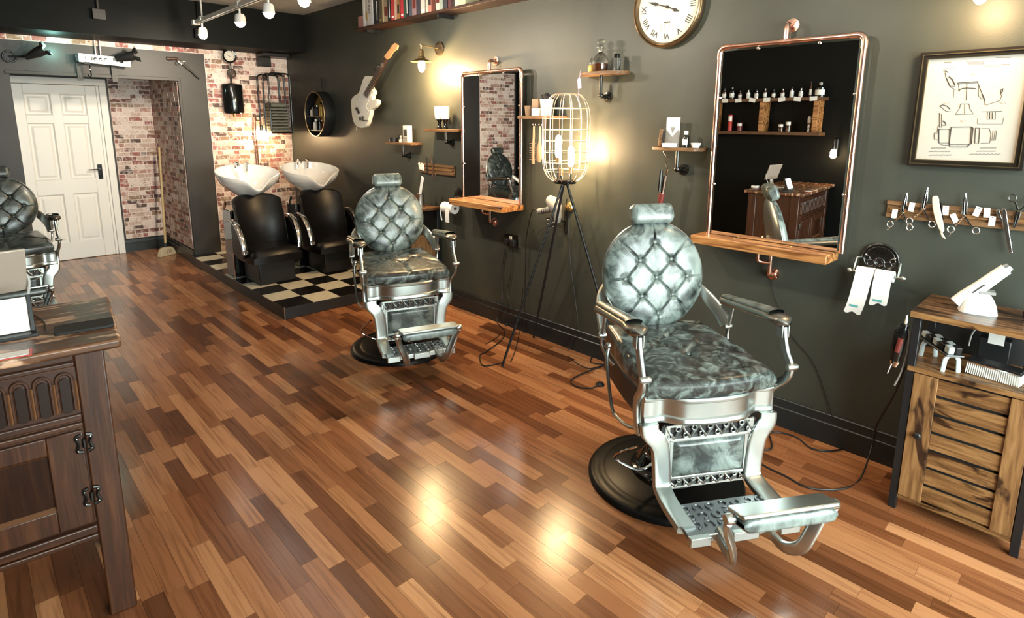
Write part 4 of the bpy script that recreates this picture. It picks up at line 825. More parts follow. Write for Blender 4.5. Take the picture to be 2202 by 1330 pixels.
# ---- wall lamps with bare filament bulbs
def sconce(label, y, z, power, out=.19, dz=-.06):
    o = WallYZ('wall_lamp', label, 'wall lamp', y, z, 'filament wall lamps'); r = o.r
    MB().lathe([(.001, 0), (.055, 0), (.058, .006), (.055, .016), (.045, .018), (.04, .014), (.001, .014)], 32, (0, 0, 0), 'Y').build('back_plate', 'bronze_rim', r)
    MB().tube([(0, -.014, 0), (0, -out, .012)], .005, 8).build('arm', 'old_brass', r); MB().ball((0, -out, .012), .011, 12, 8).build('swivel', 'old_brass', r)
    MB().lathe([(.001, -.002), (.006, -.002), (.006, -.03), (.014, -.034), (.020, -.042), (.021, -.085), (.026, -.092), (.001, -.092)], 20, (0, -out, .012)).build('lamp_holder', 'old_brass', r)
    MB().lathe([(.024, -.088), (.030, -.094), (.034, -.104), (.060, -.118), (.088, -.130), (.089, -.132), (.060, -.121), (.031, -.107), (.024, -.095)], 36, (0, -out, .012)).build('shade', 'old_brass', r)
    MB().lathe([(.001, -.090), (.014, -.092), (.020, -.11), (.027, -.14), (.029, -.165), (.026, -.188), (.014, -.208), (.001, -.216)], 20, (0, -out, .012)).build('bulb', 'bulb_warm', r)
    point('wall_lamp_light', (WALL - out, y, z - .20), power, WARM, .035).parent = None
sconce('brass wall lamp with glowing bulb between the guitar and the narrow mirror', 4.08, 2.195, 62)
sconce('brass wall lamp whose bulb tip shows above the framed print', .468, 2.24, 9)
# ---- tripod cage floor lamp
LX, LY = 2.853, 2.508; t = thing('cage_floor_lamp', 'black tripod floor lamp with copper wire cage and two lit tube bulbs', 'floor lamp', (LX, LY, 0)); r = t
for (fx, fy) in ((2.455, 2.676), (2.985, 2.905), (2.985, 2.11)):
    MB().tube([(fx - LX, fy - LY, .006), ((fx - LX) * .04, (fy - LY) * .04, 1.20)], .0085, 10).build('leg', 'black_satin', r)
MB().lathe([(.001, 1.195), (.016, 1.195), (.02, 1.205), (.072, 1.207), (.074, 1.212), (.074, 1.232), (.070, 1.236), (.001, 1.236)], 32).build('lamp_base', 'black_gloss', r)
prof = [(.073, 1.222), (.098, 1.235), (.125, 1.265), (.142, 1.31), (.149, 1.36), (.151, 1.42), (.151, 1.58), (.149, 1.64), (.140, 1.69), (.120, 1.735), (.092, 1.765), (.080, 1.772)]
cp = catmull([(a, 0, b_) for a, b_ in prof], 3)
for k in range(14):
    a = 2 * PI * k / 14; MB().tube([(p.x * math.cos(a), p.x * math.sin(a), p.z) for p in cp], .0018, 6).build('cage_wire', 'cage_copper', r)
for rr, z in ((.078, 1.772), (.142, 1.685), (.151, 1.62), (.1515, 1.55), (.1515, 1.48), (.1515, 1.41), (.148, 1.345), (.135, 1.29)): MB().torus((0, 0, z), rr, .0018, 36, 6, 'Z').build('cage_ring', 'cage_copper', r)
for (bx_, by, zb, ln) in ((-.034, .030, 1.375, .145), (.034, -.018, 1.315, .135), (.012, .045, 1.30, 0)):
    MB().cyl((bx_, by, 1.235), (bx_, by, zb), .006, n=8).build('stem', 'gunmetal', r); MB().cyl((bx_, by, zb - .045), (bx_, by, zb), .014, n=14).build('bulb_holder', 'old_brass', r)
    if ln:
        MB().lathe([(.001, zb), (.014, zb), (.021, zb + .02), (.0215, zb + ln - .03), (.017, zb + ln - .012), (.001, zb + ln)], 18, (bx_, by, 0)).build('tube_bulb', 'bulb_warm', r)
        point('floor_lamp_light', (LX + bx_, LY + by, zb + ln / 2), 56, WARM, .03)
# ---- magnetic tool rails
def rail(label, yl, yr, z, h_):
    yc = (yl + yr) / 2; hw = (yl - yr) / 2; o = WallYZ('tool_rail', label, 'tool rail', yc, z, 'wooden tool rails'); r = o.r
    MB().box(-hw, hw, -.012, -.001, -h_ / 2, h_ / 2).build('back_board', 'shelf_wood', r, bevel=.002)
    for s_ in (-1, 1): MB().box(-hw, hw, -.020, -.012, s_ * h_ * .38 - h_ * .12, s_ * h_ * .38 + h_ * .12).build('rail_edge', 'shelf_wood', r, bevel=.002)
    MB().box(-hw + .012, hw - .012, -.017, -.012, -h_ * .1, h_ * .1).build('magnet_strip', 'rustic_wood_x', r, bevel=.001); return o
r2 = rail('wooden tool rail with scissors below the framed print', .728, .17, 1.219, .075)
r1 = rail('short wooden tool rail between the guitar and the narrow mirror', 4.39, 3.895, 1.19, .085)
def scissors(label, px, py, off, ln, ang, spread=.10, m='chrome', flip=1):
    o = Wall('scissors', label, 'scissors', px, py, off, 'barber scissors'); r = o.r
    a = math.radians(ang); q = lambda s, t_: (s * math.cos(a) + t_ * math.sin(a), -off, -s * math.sin(a) + t_ * math.cos(a))
    for s_ in (-1, 1):
        ob = MB().tube([q(s_ * .001, ln * .55), q(s_ * .004, ln * .30), q(s_ * .0045, ln * .02), q(-s_ * .004, -ln * .04), q(-s_ * spread * ln * .9, -ln * .20), q(-s_ * spread * ln * 1.3, -ln * .26)], [.0012, .0042, .0048, .0042, .0032, .0030], 8, flat=.5).build('blade', m, r)
        cx_ = q(-s_ * spread * ln * 1.9, -ln * .36); pts = [Vector(cx_) + Vector((.0115 * math.cos(b_), 0, .0135 * math.sin(b_))) for b_ in [2 * PI * i / 18 for i in range(18)]]; MB().tube(pts, .0022, 6, closed=True).build('finger_ring', m, r)
    MB().lathe([(.001, 0), (.0045, 0), (.004, .006), (.001, .006)], 10, (0, -off - .001, 0), 'Y').build('pivot_screw', 'old_brass', r)
    if flip: e = q(-spread * ln * 1.9, -ln * .44); MB().tube([e, q(-spread * ln * 2.0, -ln * .5), q(-spread * ln * 2.3, -ln * .54)], .002, 6).build('finger_tang', m, r)
    return r
def rp(x, y): return 1890 + x / 4.157, 400 + y / 4.157
scissors('first steel scissors from the left end of the rail under the print', *rp(212, 240), .026, .165, 4, .12)
scissors('second steel scissors on the rail, tallest, left of the ivory razor', *rp(397, 205), .026, .17, 3, .13, flip=0)
scissors('third steel scissors on the rail, right of the ivory razor', *rp(762, 265), .026, .17, -4, .13)
scissors('dark scissors hanging ring-up at the right end of the rail', *rp(1250, 225), .026, .13, 185, .12, 'gunmetal', 0)
o = Wall('straight_razor', 'ivory handled straight razor on the tool rail', 'razor', *rp(515, 240), .03); r = o.r; rz_ = lambda x, y: o.L(*rp(x, y), .03)
MB().prism([tuple(p)[:2] for p in catmull([(*rz_(*q), 0) for q in [(478, 105), (500, 90), (532, 98), (545, 180), (570, 300), (585, 395), (565, 418), (540, 390), (505, 300), (482, 200)]], 3, True)], -.037, -.027, 'XZ').build('handle', 'ivory', r, bevel=.003)
MB().prism([rz_(*q) for q in [(535, 135), (556, 150), (580, 300), (570, 310)]], -.033, -.029, 'XZ').build('blade', 'chrome', r); MB().tube([(*[rz_(555, 410)[0]], -.031, rz_(555, 410)[1]), (rz_(572, 450)[0], -.031, rz_(572, 450)[1]), (rz_(594, 472)[0], -.031, rz_(594, 472)[1])], [.004, .005, .002], 8, flat=.5).build('tang', 'ivory', r)
o = Wall('folding_comb', 'silver folding comb hanging slanted on the tool rail', 'comb', *rp(1110, 250), .03); r = o.r; rz_ = lambda x, y: o.L(*rp(x, y), .03)
MB().prism([rz_(*q) for q in [(1100, 205), (1138, 205), (1198, 600), (1162, 605), (1105, 330)]], -.036, -.028, 'XZ').build('comb_body', 'steel', r, bevel=.002); MB().prism([rz_(*q) for q in [(1045, 222), (1075, 210), (1108, 320), (1080, 315)]], -.033, -.028, 'XZ').build('spring_clip', 'steel', r, bevel=.001)
for i in range(14):
    a, b_ = rz_(1112 + i * 5.6, 300 + i * 20), rz_(1132 + i * 4.6, 296 + i * 20); MB().tube([(a[0], -.037, a[1]), (b_[0], -.037, b_[1])], .0012, 4).build('comb_tooth', 'silver_dark', r)
for k, (x, y, an) in enumerate(((140, 250, 2), (292, 190, 5), (597, 220, -3), (676, 290, -28), (880, 230, 14), (966, 240, -4), (1012, 315, 1))):
    o = Wall('card_tag', ('first', 'second', 'third', 'fourth, tilted left', 'fifth, tilted right', 'sixth', 'seventh, lowest')[k] + ' white paper tag from the left on the tool rail', 'tag', *rp(x, y), .022, 'paper tags on the rail')
    a = math.radians(an); MB().cbox((0, -.0225, 0), (.021, .001, .040), (0, a, 0)).build('tag', 'paper', o.r, smooth=False); MB().ball((math.sin(a) * .015, -.0235, math.cos(a) * .015), .002, 6, 4).build('punched_hole', 'ink', o.r)
# short rail: cards, comb, scissors
def rq(x, y): return 820 + x / 4.928, 220 + y / 4.928
scissors('slim scissors hanging open on the short rail', *rq(543, 690), .03, .21, -9, .05, 'copper', 0)
o = Wall('black_comb', 'black comb hanging on the short tool rail', 'comb', *rq(485, 670), .03); MB().cbox((0, -.03, 0), (.016, .005, .14), (0, -.05, 0)).build('comb', 'black_satin', o.r, bevel=.002)
for i in range(12): MB().cbox((-.012, -.03, -.055 + i * .010), (.012, .002, .003)).build('comb_tooth', 'black_satin', o.r)
for k, (x, y, an) in enumerate(((408, 675, -20), (430, 680, 10), (450, 690, -5))):
    o = Wall('card_tag', ('leftmost', 'middle', 'rightmost')[k] + ' of the three cream tags on the short rail', 'tag', *rq(x, y), .022, 'paper tags on the short rail'); MB().cbox((0, -.024 - k * .0012, 0), (.028, .001, .06), (0, math.radians(an), 0)).build('tag', 'card_white', o.r, smooth=False)
# ---- cast iron paper holder with two rolls
o = Wall('paper_holder', 'cast iron roll holder with raised letters and scrolls', 'paper holder', 1891, 560, .01); r = o.r; hz = lambda x, y, off=.012: o.L(1800 + x / 6.65, 500 + y / 6.65, off)
cx_, cz = hz(605, 430); tp = hz(615, 165); R_ = .078
arch = [(cx_ - R_, cz - .042), (cx_ + R_, cz - .042), (cx_ + R_, cz + .01)] + [(cx_ + R_ * math.cos(a), cz + .01 + R_ * math.sin(a)) for a in [PI * i / 20 for i in range(1, 20)]] + [(cx_ - R_, cz + .01)]
MB().prism(arch, -.010, -.001, 'XZ').build('iron_plate', 'gunmetal', r, bevel=.002)
MB().torus((cx_, -.011, cz + .01), R_ - .003, .003, 24, 6, 'Y', (0, PI)).build('raised_border', 'gunmetal', r); MB().torus((cx_, -.011, cz + .01), R_ - .016, .0014, 24, 6, 'Y', (.1, PI - .1)).build('inner_border', 'gunmetal', r)
link('raised_lettering', textmesh('W&I', .030, 'gunmetal', .0025), r, (cx_, -.0115, cz + .046), (PI / 2, 0, 0))
mb = MB()
for i in range(17): a = PI * (i + 1.5) / 20; mb.cbox((cx_ + (R_ - .010) * math.cos(a), -.011, cz + .01 + (R_ - .010) * math.sin(a)), (.003, .003, .007), (0, PI / 2 - a, 0))
mb.build('arc_marks', 'gunmetal', r)
mb = MB(); mb.torus((cx_, -.011, cz), .019, .004, 20, 6); mb.torus((cx_, -.011, cz), .011, .002, 16, 6)
for s_ in (-1, 1): mb.torus((cx_ + s_ * .035, -.011, cz - .008), .015, .003, 16, 6); mb.torus((cx_ + s_ * .052, -.011, cz + .012), .011, .003, 16, 6); mb.tube(catmull([(cx_ + s_ * .012, -.011, cz - .025), (cx_ + s_ * .035, -.011, cz - .030), (cx_ + s_ * .058, -.011, cz - .012), (cx_ + s_ * .066, -.011, cz + .012)], 4), .003, 6)
mb.build('scrollwork', 'gunmetal', r)
for s_ in (-1, 1): MB().ball((cx_ + s_ * .058, -.012, cz + .028), .006, 10, 6).build('fixing_screw', 'chrome', r); MB().tube([(cx_ + s_ * (R_ - .004), -.008, cz + .015), (cx_ + s_ * (R_ + .010), -.03, cz + .012), (cx_ + s_ * (R_ + .012), -.055, cz - .045)], .004, 8).build('arm', 'silver', r)
rb = MB().tube([(cx_ - R_ - .030, -.055, cz - .048), (cx_ + R_ + .030, -.055, cz - .048)], .005, 10).build('roll_bar', 'silver', r)
for s_ in (-1, 1): MB().lathe([(.001, -.004), (.012, -.004), (.012, .004), (.006, .012), (.001, .012)], 14, (cx_ + s_ * (R_ + .030), -.055, cz - .048), 'X').build('end_knob', 'silver', r)
for k, s_ in enumerate((-1, 1)):
    t = thing('paper_roll', ('neck paper roll with longer torn strip, left on the iron holder', 'neck paper roll with shorter strip, right on the iron holder')[k], 'paper roll', r.location + Vector((-.055, -(cx_ + s_ * .039), cz - .048)), WALLROT, 'neck paper rolls')
    MB().lathe([(.009, -.036), (.026, -.036), (.026, .036), (.009, .036), (.009, -.036)], 24, (0, 0, 0), 'X').build('roll', 'paper', t)
    ln = (.19, .135)[k]; sw = (-.030, -.010)[k]
    def strip(u, v): return ((u * 2 - 1) * .0355 + sw * v * v - .002 * math.sin(v * 5), -.0262 - .012 * math.sin(v * 2.2) * (1 if k == 0 else .5), -.002 - v * (ln + (.006 * math.sin(u * 9) if v > .95 else 0) - (.012 * u if k else 0)))
    MB().grid(strip, 8, 18).build('strip', 'paper', t)
    z0 = -ln * .80; MB().grid(lambda u, v: ((u * 2 - 1) * .018 - .004 + sw * .64, -.0275 - .012 * math.sin(.8 * 2.2) * (1 if k == 0 else .5) - .0006, z0 - v * .010), 2, 1).build('printed_bar', 'teal_print', t)
# ---- plain roll under the narrow mirror
o = Wall('roll_holder', 'black round roll holder at the left end of the narrow mirror shelf', 'paper holder', 982, 415, .02); r = o.r
MB().lathe([(.001, 0), (.05, 0), (.05, .006), (.042, .010), (.001, .010)], 28, (0, 0, 0), 'Y').build('plate', 'gunmetal', r); MB().tube(catmull([(0, -.01, -.01), (0, -.06, -.03), (-.0, -.075, -.08), (.05, -.075, -.125)], 4), .005, 8).build('arm', 'gunmetal', r); MB().tube([(.06, -.075, -.125), (-.09, -.075, -.125)], .006, 8).build('roll_bar', 'gunmetal', r)
t = thing('paper_roll', 'white paper roll with hanging strip under the narrow mirror', 'paper roll', r.location + Vector((-.075, .03, -.125)), WALLROT, None)
MB().lathe([(.014, -.075), (.045, -.075), (.045, .075), (.014, .075), (.014, -.075)], 28, (0, 0, 0), 'X').build('roll', 'paper', t); MB().grid(lambda u, v: (.0 + u * .055, -.0455 - .002 * math.sin(v * 3), -.002 - v * .115), 3, 10).build('strip', 'paper', t); MB().lathe([(.001, 0), (.013, 0)], 14, (.0755, 0, 0), 'X').build('core', 'tan_plastic', t); MB().tube(catmull([(-.078, -.02, .01), (-.082, -.035, -.03), (-.078, -.03, -.09), (-.07, -.03, -.11)], 4), .006, 6, flat=.3).build('loose_end', 'paper', t)
# ---- hair dryer, wall holder, bell
o = Wall('hair_dryer', 'grey hair dryer resting in its wall holder behind the tripod lamp', 'hair dryer', 1180, 440, .08); r = o.r; dz = lambda x, y, off=.1: Vector((o.L(1060 + x / 8.31, 400 + y / 8.31, off)[0], -off, o.L(1060 + x / 8.31, 400 + y / 8.31, off)[1]))
MB().tube([dz(1000, 230), dz(1080, 300), dz(1130, 410), dz(1150, 470)], [.030, .048, .044, .030], 18).build('motor_body', 'grey_plastic', r); MB().tube([dz(1140, 440), dz(1160, 540), dz(1150, 650)], [.032, .026, .022], 16).build('nozzle', 'grey_plastic', r)
MB().tube([dz(1040, 410), dz(930, 440), dz(820, 455)], [.024, .020, .021], 14).build('handle', 'grey_plastic', r)
for i in range(3): MB().torus(dz(905 + i * 35, 445 - i * 8), .021, .002, 16, 6, 'X').build('grip_ridge', 'gunmetal', r)
MB().tube(catmull([dz(815, 450), dz(760, 420), dz(700, 450), dz(640, 680, .06), dz(590, 1000, .03), dz(585, 1330, .02), dz(560, 2300, .03), dz(540, 3000, .06)], 5), .004, 6).build('flex', 'cable_black', r)
o = Wall('dryer_holder', 'black spiral wall holder for the hair dryer', 'holder', 1195, 470, .06); r = o.r
for z in (0, -.03, -.06): MB().torus((0, -.10, z), .042 + z * .2, .004, 22, 6, 'Z').build('ring', 'gunmetal', r)
MB().tube([(.04, -.10, .01), (.045, -.03, -.02), (.045, -.001, -.03)], .006, 8).build('stay', 'gunmetal', r); MB().box(.03, .06, -.008, -.001, -.10, .05).build('mount', 'black_satin', r)
o = Wall('brass_bell', 'round brass wall fitting behind the tripod lamp', 'wall fitting', 1221, 446, .02); r = o.r
MB().lathe([(.001, 0), (.034, 0), (.036, .008), (.030, .018), (.022, .020), (.020, .03), (.012, .034), (.001, .034)], 24, (0, 0, 0), 'Y').build('boss', 'brass', r); MB().tube([(0, -.03, -.03), (0, -.034, .06)], .003, 6).build('pin', 'gunmetal', r); MB().tube([(0, -.02, .05), (0, -.015, .16)], .0012, 5).build('chain', 'chrome', r)
# ---- double socket and leads
o = WallYZ('wall_socket', 'black double socket with plugs low on the wall', 'socket', 3.198, .70); r = o.r
MB().box(-.078, .078, -.012, -.001, -.046, .046).build('face_plate', 'black_gloss', r, bevel=.003)
for x, m in ((-.036, 'black_satin'), (.034, 'black_satin')): MB().box(x - .022, x + .022, -.045, -.012, -.04, .012).build('plug', m, r, bevel=.004)
MB().box(-.02, .008, -.016, -.012, .005, .032).build('switch', 'white_plastic', r, bevel=.001); MB().box(.076, .0785, -.0125, -.001, -.046, .046).build('chrome_edge', 'chrome', r)
def cable(label, pts, m='cable_black', rr=.004):
    P_ = catmull(pts, 6); c0 = P_[0].copy(); t = tag(MB().tube([p - c0 for p in P_], rr, 6).build('cable', m, loc=c0), label, 'cable', 'cables'); return t
def fl(px, py, z=.005): return onz(px, py, z)
def wl(px, py, off=.012): return onx(px, py, WALL - off)
cable('black lead dropping from the socket and looping on the floor by the tripod foot', [wl(1086, 535), wl(1078, 600), wl(1080, 650, .03), wl(1068, 690, .04), fl(1085, 712), fl(1078, 732), fl(1045, 757), fl(1032, 765), fl(1040, 787), fl(1078, 781), fl(1078, 781)])
cable('thin black lead hanging straight from the right-hand plug to the skirting', [wl(1100, 535), wl(1098, 590), wl(1091, 625), wl(1094, 650, .03), fl(1088, 700), fl(1070, 725), fl(1045, 740)], rr=.003)
cable('black flex below the hair dryer running down to the floor', [wl(1124, 620, .02), wl(1122, 650, .02), wl(1115, 690, .04), fl(1118, 705), fl(1112, 740), fl(1104, 765), fl(1098, 778)], rr=.003)
cable('lamp lead hanging from the brass fitting down the wall behind the tripod', [wl(1221, 465), wl(1226, 560), wl(1236, 640), wl(1241, 700, .03), fl(1222, 752), fl(1228, 772), fl(1262, 792), fl(1290, 788), fl(1306, 782)], rr=.003)
cable('black lead with foot switch on the floor beside the nearest chair', [fl(1286, 745), fl(1270, 778), fl(1300, 785), fl(1262, 800), fl(1228, 818), fl(1240, 832), fl(1270, 835), fl(1285, 830)])
t = thing('foot_switch', 'small round black foot switch on the floor', 'switch', fl(1290, 829, 0)); MB().lathe([(.001, 0), (.028, 0), (.028, .008), (.018, .018), (.001, .020)], 20).build('switch_body', 'black_gloss', t)
cable('thin cable dangling from the large mirror bracket down the wall', [wl(1662, 600), wl(1664, 630), wl(1680, 670), wl(1700, 720), wl(1745, 775), wl(1770, 835), wl(1790, 900, .02)], rr=.0022)
cable('black lead crossing the floor from the cabinet to behind the nearest chair', [wl(1946, 790, .30), wl(1922, 850, .28), fl(1885, 915, .25), fl(1878, 950, .12), fl(1850, 1030), fl(1810, 1052), fl(1740, 1050), fl(1690, 1025), fl(1640, 1000), fl(1600, 965)])
cable('black lead snaking along the skirting behind the nearest chair', [fl(1650, 925), fl(1660, 962), fl(1640, 967), fl(1620, 950), fl(1660, 930), fl(1710, 940), fl(1745, 965), fl(1790, 970), fl(1830, 960)])
# ================================================================ rustic tool cabinets
def cabinet(label, yc, xf=2.69, wd=.425, ht=.867):
    dp = WALL - .022 - xf; r = thing('tool_cabinet', label, 'cabinet', (xf, yc, 0), WALLROT, 'rustic tool cabinets'); hw = wd / 2; L_ = .028     # local y: 0 front, +dp wall
    for x in (-hw, hw - L_):
        for y in (0.0, dp - L_): MB().box(x, x + L_, y, y + L_, 0, ht - .025).build('leg', 'black_satin', r, bevel=.002)
    MB().box(-hw - .008, hw + .008, -.012, dp, ht - .025, ht).build('top_board', 'top_wood_dark', r, bevel=.002)
    MB().box(-hw - .008, hw + .008, -.0135, -.012, ht - .024, ht - .001).build('edging_strip', 'rustic_wood_x', r)
    MB().box(-hw + .004, hw - .004, -.004, dp - .01, .618, .638).build('shelf_board', 'rustic_wood_x', r, bevel=.001)
    MB().box(-hw + .004, hw - .004, .004, dp - .01, .052, .07).build('bottom_board', 'rustic_wood_x', r, bevel=.001)
    for s_ in (-1, 1): MB().box(s_ * (hw - .012) - .006, s_ * (hw - .012) + .006, L_, dp - L_, .07, .618).build('side_panel', 'rustic_wood_z', r)
    MB().box(-hw + .02, hw - .02, dp - .016, dp - .008, .07, .618).build('back_panel', 'black_matte', r)
    MB().box(-hw + L_ * .2, hw - L_ * .2, dp - .012, dp - .006, .638, ht - .025).build('cabinet_back', 'black_matte', r)
    d = MB().box(-hw + L_ + .002, -hw + L_ + .082, -.004, .014, .074, .614).build('door', 'rustic_wood_z', r, bevel=.0015)
    MB().box(hw - L_ - .066, hw - L_ - .002, -.004, .014, .074, .614).build('door_stile', 'rustic_wood_z', d, bevel=.0015)
    x0, x1 = -hw + L_ + .082, hw - L_ - .066; n = 7; ph = (.614 - .074) / n
    for i in range(n): MB().box(x0, x1, .004, .012, .074 + i * ph + .006, .074 + (i + 1) * ph - .006).build('slat', 'rustic_wood_x', d, bevel=.001)
    MB().box(x0, x1, .020, .024, .074, .614).build('door_backing', 'black_matte', d)
    MB().lathe([(.001, 0), (.008, 0), (.008, .008), (.013, .012), (.014, .018), (.010, .022), (.001, .023)], 16, (-hw + L_ + .042, -.004, .36), 'Y').build('knob', 'black_satin', d)
    return r
cabinet('slatted rustic wood cabinet with black metal legs below the tool rail', .297)
cabinet('slatted rustic wood cabinet mostly hidden behind the middle barber chair', 4.315)
CZ = .867
t = thing('clipper_on_dock', 'white hair clipper leaning in its white charging dock on the cabinet', 'hair clipper', (2.86, .335, CZ), WALLROT + .25)
MB().grid(lambda u, v: ((.062 - .016 * v - .025 * v ** 3) * (1 if math.cos(2 * PI * u) >= 0 else -1) * abs(math.cos(2 * PI * u)) ** .6, (.05 - .012 * v - .02 * v ** 3) * (1 if math.sin(2 * PI * u) >= 0 else -1) * abs(math.sin(2 * PI * u)) ** .6, v * .085), 28, 12, True).build('dock', 'white_plastic', t, angle=60)
MB().tube([(-.070, -.004, .025), (-.045, -.004, .055), (.0, -.004, .105), (.045, -.004, .160), (.066, -.004, .184)], [.026, .027, .025, .023, .022], 16, flat=.8).build('clipper_body', 'white_plastic', t, angle=50)
MB().tube([(.064, -.004, .182), (.076, -.004, .196)], [.021, .016], 12, flat=.5).build('clipper_blade', 'steel', t); MB().cbox((-.01, -.026, .098), (.05, .004, .004), (0, -.85, 0)).build('slot', 'ink', t); MB().cbox((.020, .0, .084), (.05, .05, .01)).build('cradle', 'grey_plastic', t)
t = thing('clipper_stand', 'silver rimmed clipper stand at the photo edge on the cabinet top', 'hair clipper', (2.87, .16, CZ), WALLROT); MB().lathe([(.001, 0), (.038, 0), (.040, .02), (.034, .09), (.022, .12), (.001, .125)], 24).build('body', 'steel', t); MB().lathe([(.041, .01), (.042, .025), (.041, .03)], 24).build('band', 'black_gloss', t)
t = thing('comb_guard_rack', 'grey rack holding a row of clipper guards inside the cabinet shelf', 'rack', (2.775, .405, .638), WALLROT + math.radians(38))
for y in (-.05, .11): MB().tube([(-.028, y, 0), (-.024, y, .05), (-.012, y, .068), (.012, y, .068), (.024, y, .05), (.028, y, 0)], .009, 8, flat=.7).build('rack_leg', 'grey_light', t)
MB().box(-.032, .032, -.07, .135, .068, .076).build('rack_tray', 'silver_dark', t, bevel=.002)
for i in range(5):
    for s_ in (-1, 1): MB().cbox((s_ * .013, -.05 + i * .042, .092), (.022, .030, .030 - .002 * i), (.15, 0, 0)).build('clipper_guard', 'black_satin' if (i + (s_ > 0)) % 2 else 'grey_light', t, bevel=.003)
t = thing('neck_brush', 'flat black hair brush with white bristles on the cabinet shelf', 'brush', (2.785, .245, .638), WALLROT + math.radians(-10))
MB().cbox((0, 0, .052), (.17, .062, .016)).build('brush_back', 'black_satin', t, bevel=.004); MB().cbox((0, -.0315, .048), (.165, .002, .005)).build('chrome_line', 'chrome', t)
mb = MB()
for i in range(26):
    for j in range(5): mb.tube([(-.08 + i * .0064, -.026 + j * .013, .045), (-.083 + i * .0066, -.030 + j * .015, .003)], .0022, 5)
b_ = mb.build('bristles', 'white_bristle', t); b_['kind'] = 'stuff'
t = thing('tool_charger', 'dark charger with pale tag at the back of the cabinet shelf', 'charger', (2.93, .27, .638), WALLROT); MB().box(-.05, .05, -.03, .03, 0, .12).build('case', 'black_satin', t, bevel=.004); MB().box(-.022, .028, -.032, -.030, .10, .17).build('tag', 'card_white', t); MB().tube(catmull([(-.06, -.03, .16), (-.075, -.03, .12), (-.08, -.025, .07)], 4), .003, 6).build('lead', 'cable_grey', t)
t = thing('spray_bottle', 'dark spray bottle deep in the cabinet shelf at the photo edge', 'bottle', (2.90, .145, .638), WALLROT); MB().lathe([(.001, 0), (.030, 0), (.030, .09), (.012, .115), (.012, .135), (.001, .135)], 18).build('bottle', 'black_gloss', t); MB().cbox((-.012, 0, .145), (.05, .018, .02)).build('trigger_head', 'gunmetal', t, bevel=.003)
t = thing('hanging_clipper', 'black and burgundy corded clipper hanging on the cabinet side', 'hair clipper', (2.715, .535, .80), WALLROT)
MB().tube([(0, 0, .035), (0, -.004, .0)], .005, 6).build('hook', 'chrome', t); MB().tube([(-.004, -.004, -.005), (-.010, -.004, -.04), (-.016, -.004, -.11), (-.020, -.004, -.165)], [.016, .026, .024, .019], 14, flat=.75).build('clipper_body', 'black_gloss', t); MB().tube([(-.006, -.026, -.06), (-.014, -.024, -.12)], [.010, .009], 10, flat=.6).build('side_panel', 'dark_red', t); MB().tube([(-.020, -.004, -.165), (-.024, -.004, -.19)], [.018, .012], 10, flat=.5).build('blade', 'chrome', t); MB().tube([(-.030, -.01, -.18), (-.04, -.01, -.225)], .003, 6).build('lever', 'chrome', t)
MB().tube(catmull([(0, -.004, .0), (.014, -.006, -.03), (.018, -.006, -.10), (.008, -.006, -.20), (-.01, -.006, -.27)], 5), .0032, 6).build('flex', 'cable_grey', t)
t = thing('metal_mug', 'grey metal tankard with loop handle on the hidden cabinet', 'mug', (2.86, 4.175, CZ), WALLROT); MB().lathe([(.001, 0), (.046, 0), (.047, .008), (.040, .014), (.039, .118), (.041, .122), (.036, .122), (.036, .01), (.001, .01)], 24).build('mug_body', 'steel', t); MB().tube(catmull([(-.038, 0, .10), (-.065, 0, .105), (-.075, 0, .085), (-.073, 0, .045), (-.062, 0, .022), (-.038, 0, .025)], 4), .006, 8).build('handle', 'steel', t)
t = thing('white_comb', 'wide white comb standing in the metal tankard', 'comb', (2.86, 4.175, CZ + .012), WALLROT); MB().cbox((.022, 0, .145), (.034, .005, .235), (0, .30, 0)).build('comb_blade', 'white_plastic', t, bevel=.002)
for i in range(9): MB().cbox((.030 + i * .0055, -.003, .15 + i * .012), (.022, .0015, .003), (0, .30, 0)).build('comb_tooth', 'card_white', t)
t = thing('dark_comb', 'black comb standing in the metal tankard behind the white one', 'comb', (2.88, 4.185, CZ + .012), WALLROT); MB().cbox((-.008, .012, .09), (.028, .004, .17), (0, -.05, 0)).build('comb_blade', 'black_satin', t, bevel=.002)
for k, (dy, m) in enumerate(((4.225, 'steel'), (4.10, 'black_satin'))):
    t = thing('shelf_tool', ('chrome shears standing inside the hidden cabinet shelf', 'dark trimmer standing inside the hidden cabinet shelf')[k], 'tool', (2.76, dy, .638), WALLROT); MB().tube([(0, 0, .0), (.004, 0, .06), (.010, 0, .12)], [.014, .018, .012], 12).build('body', m, t); MB().torus((.012, 0, .14), .014, .004, 14, 6, 'Y').build('ring', 'chrome', t)
# ================================================================ round barrel shelf with bottles
RY, RZ, RR = 6.225, 1.672, .245; o = WallYZ('round_shelf', 'round black barrel shelf with gold rim lined with bottles', 'shelf', RY, RZ); r = o.r; D_ = .125
MB().lathe([(.001, .002), (RR, .002), (RR, D_), (RR - .012, D_), (RR - .012, .012), (.001, .012)], 56, (0, 0, 0), 'Y').build('drum', 'black_satin', r, angle=40)
MB().lathe([(RR - .012, D_), (RR - .010, D_ + .004), (RR - .004, D_ + .004), (RR - .002, D_)], 56, (0, 0, 0), 'Y').build('gold_rim', 'old_brass', r); MB().lathe([(.001, .013), (RR - .013, .013)], 48, (0, 0, 0), 'Y').build('gold_back', 'gold_paint', r)
MB().box(-RR + .012, RR - .012, -D_ + .01, -.014, -.032, -.022).build('inner_shelf', 'black_satin', r); MB().box(-.155, .155, -D_ + .01, -.014, -.182, -.172).build('inner_shelf', 'black_satin', r)
MB().tube([(-.0, -.012, RR), (0, -.02, RR + .05), (0, -.02, RR + .12)], .006, 8).build('strap', 'black_gloss', r); MB().ball((0, -.022, RR + .13), .014, 10, 8).build('hook_knob', 'gunmetal', r)
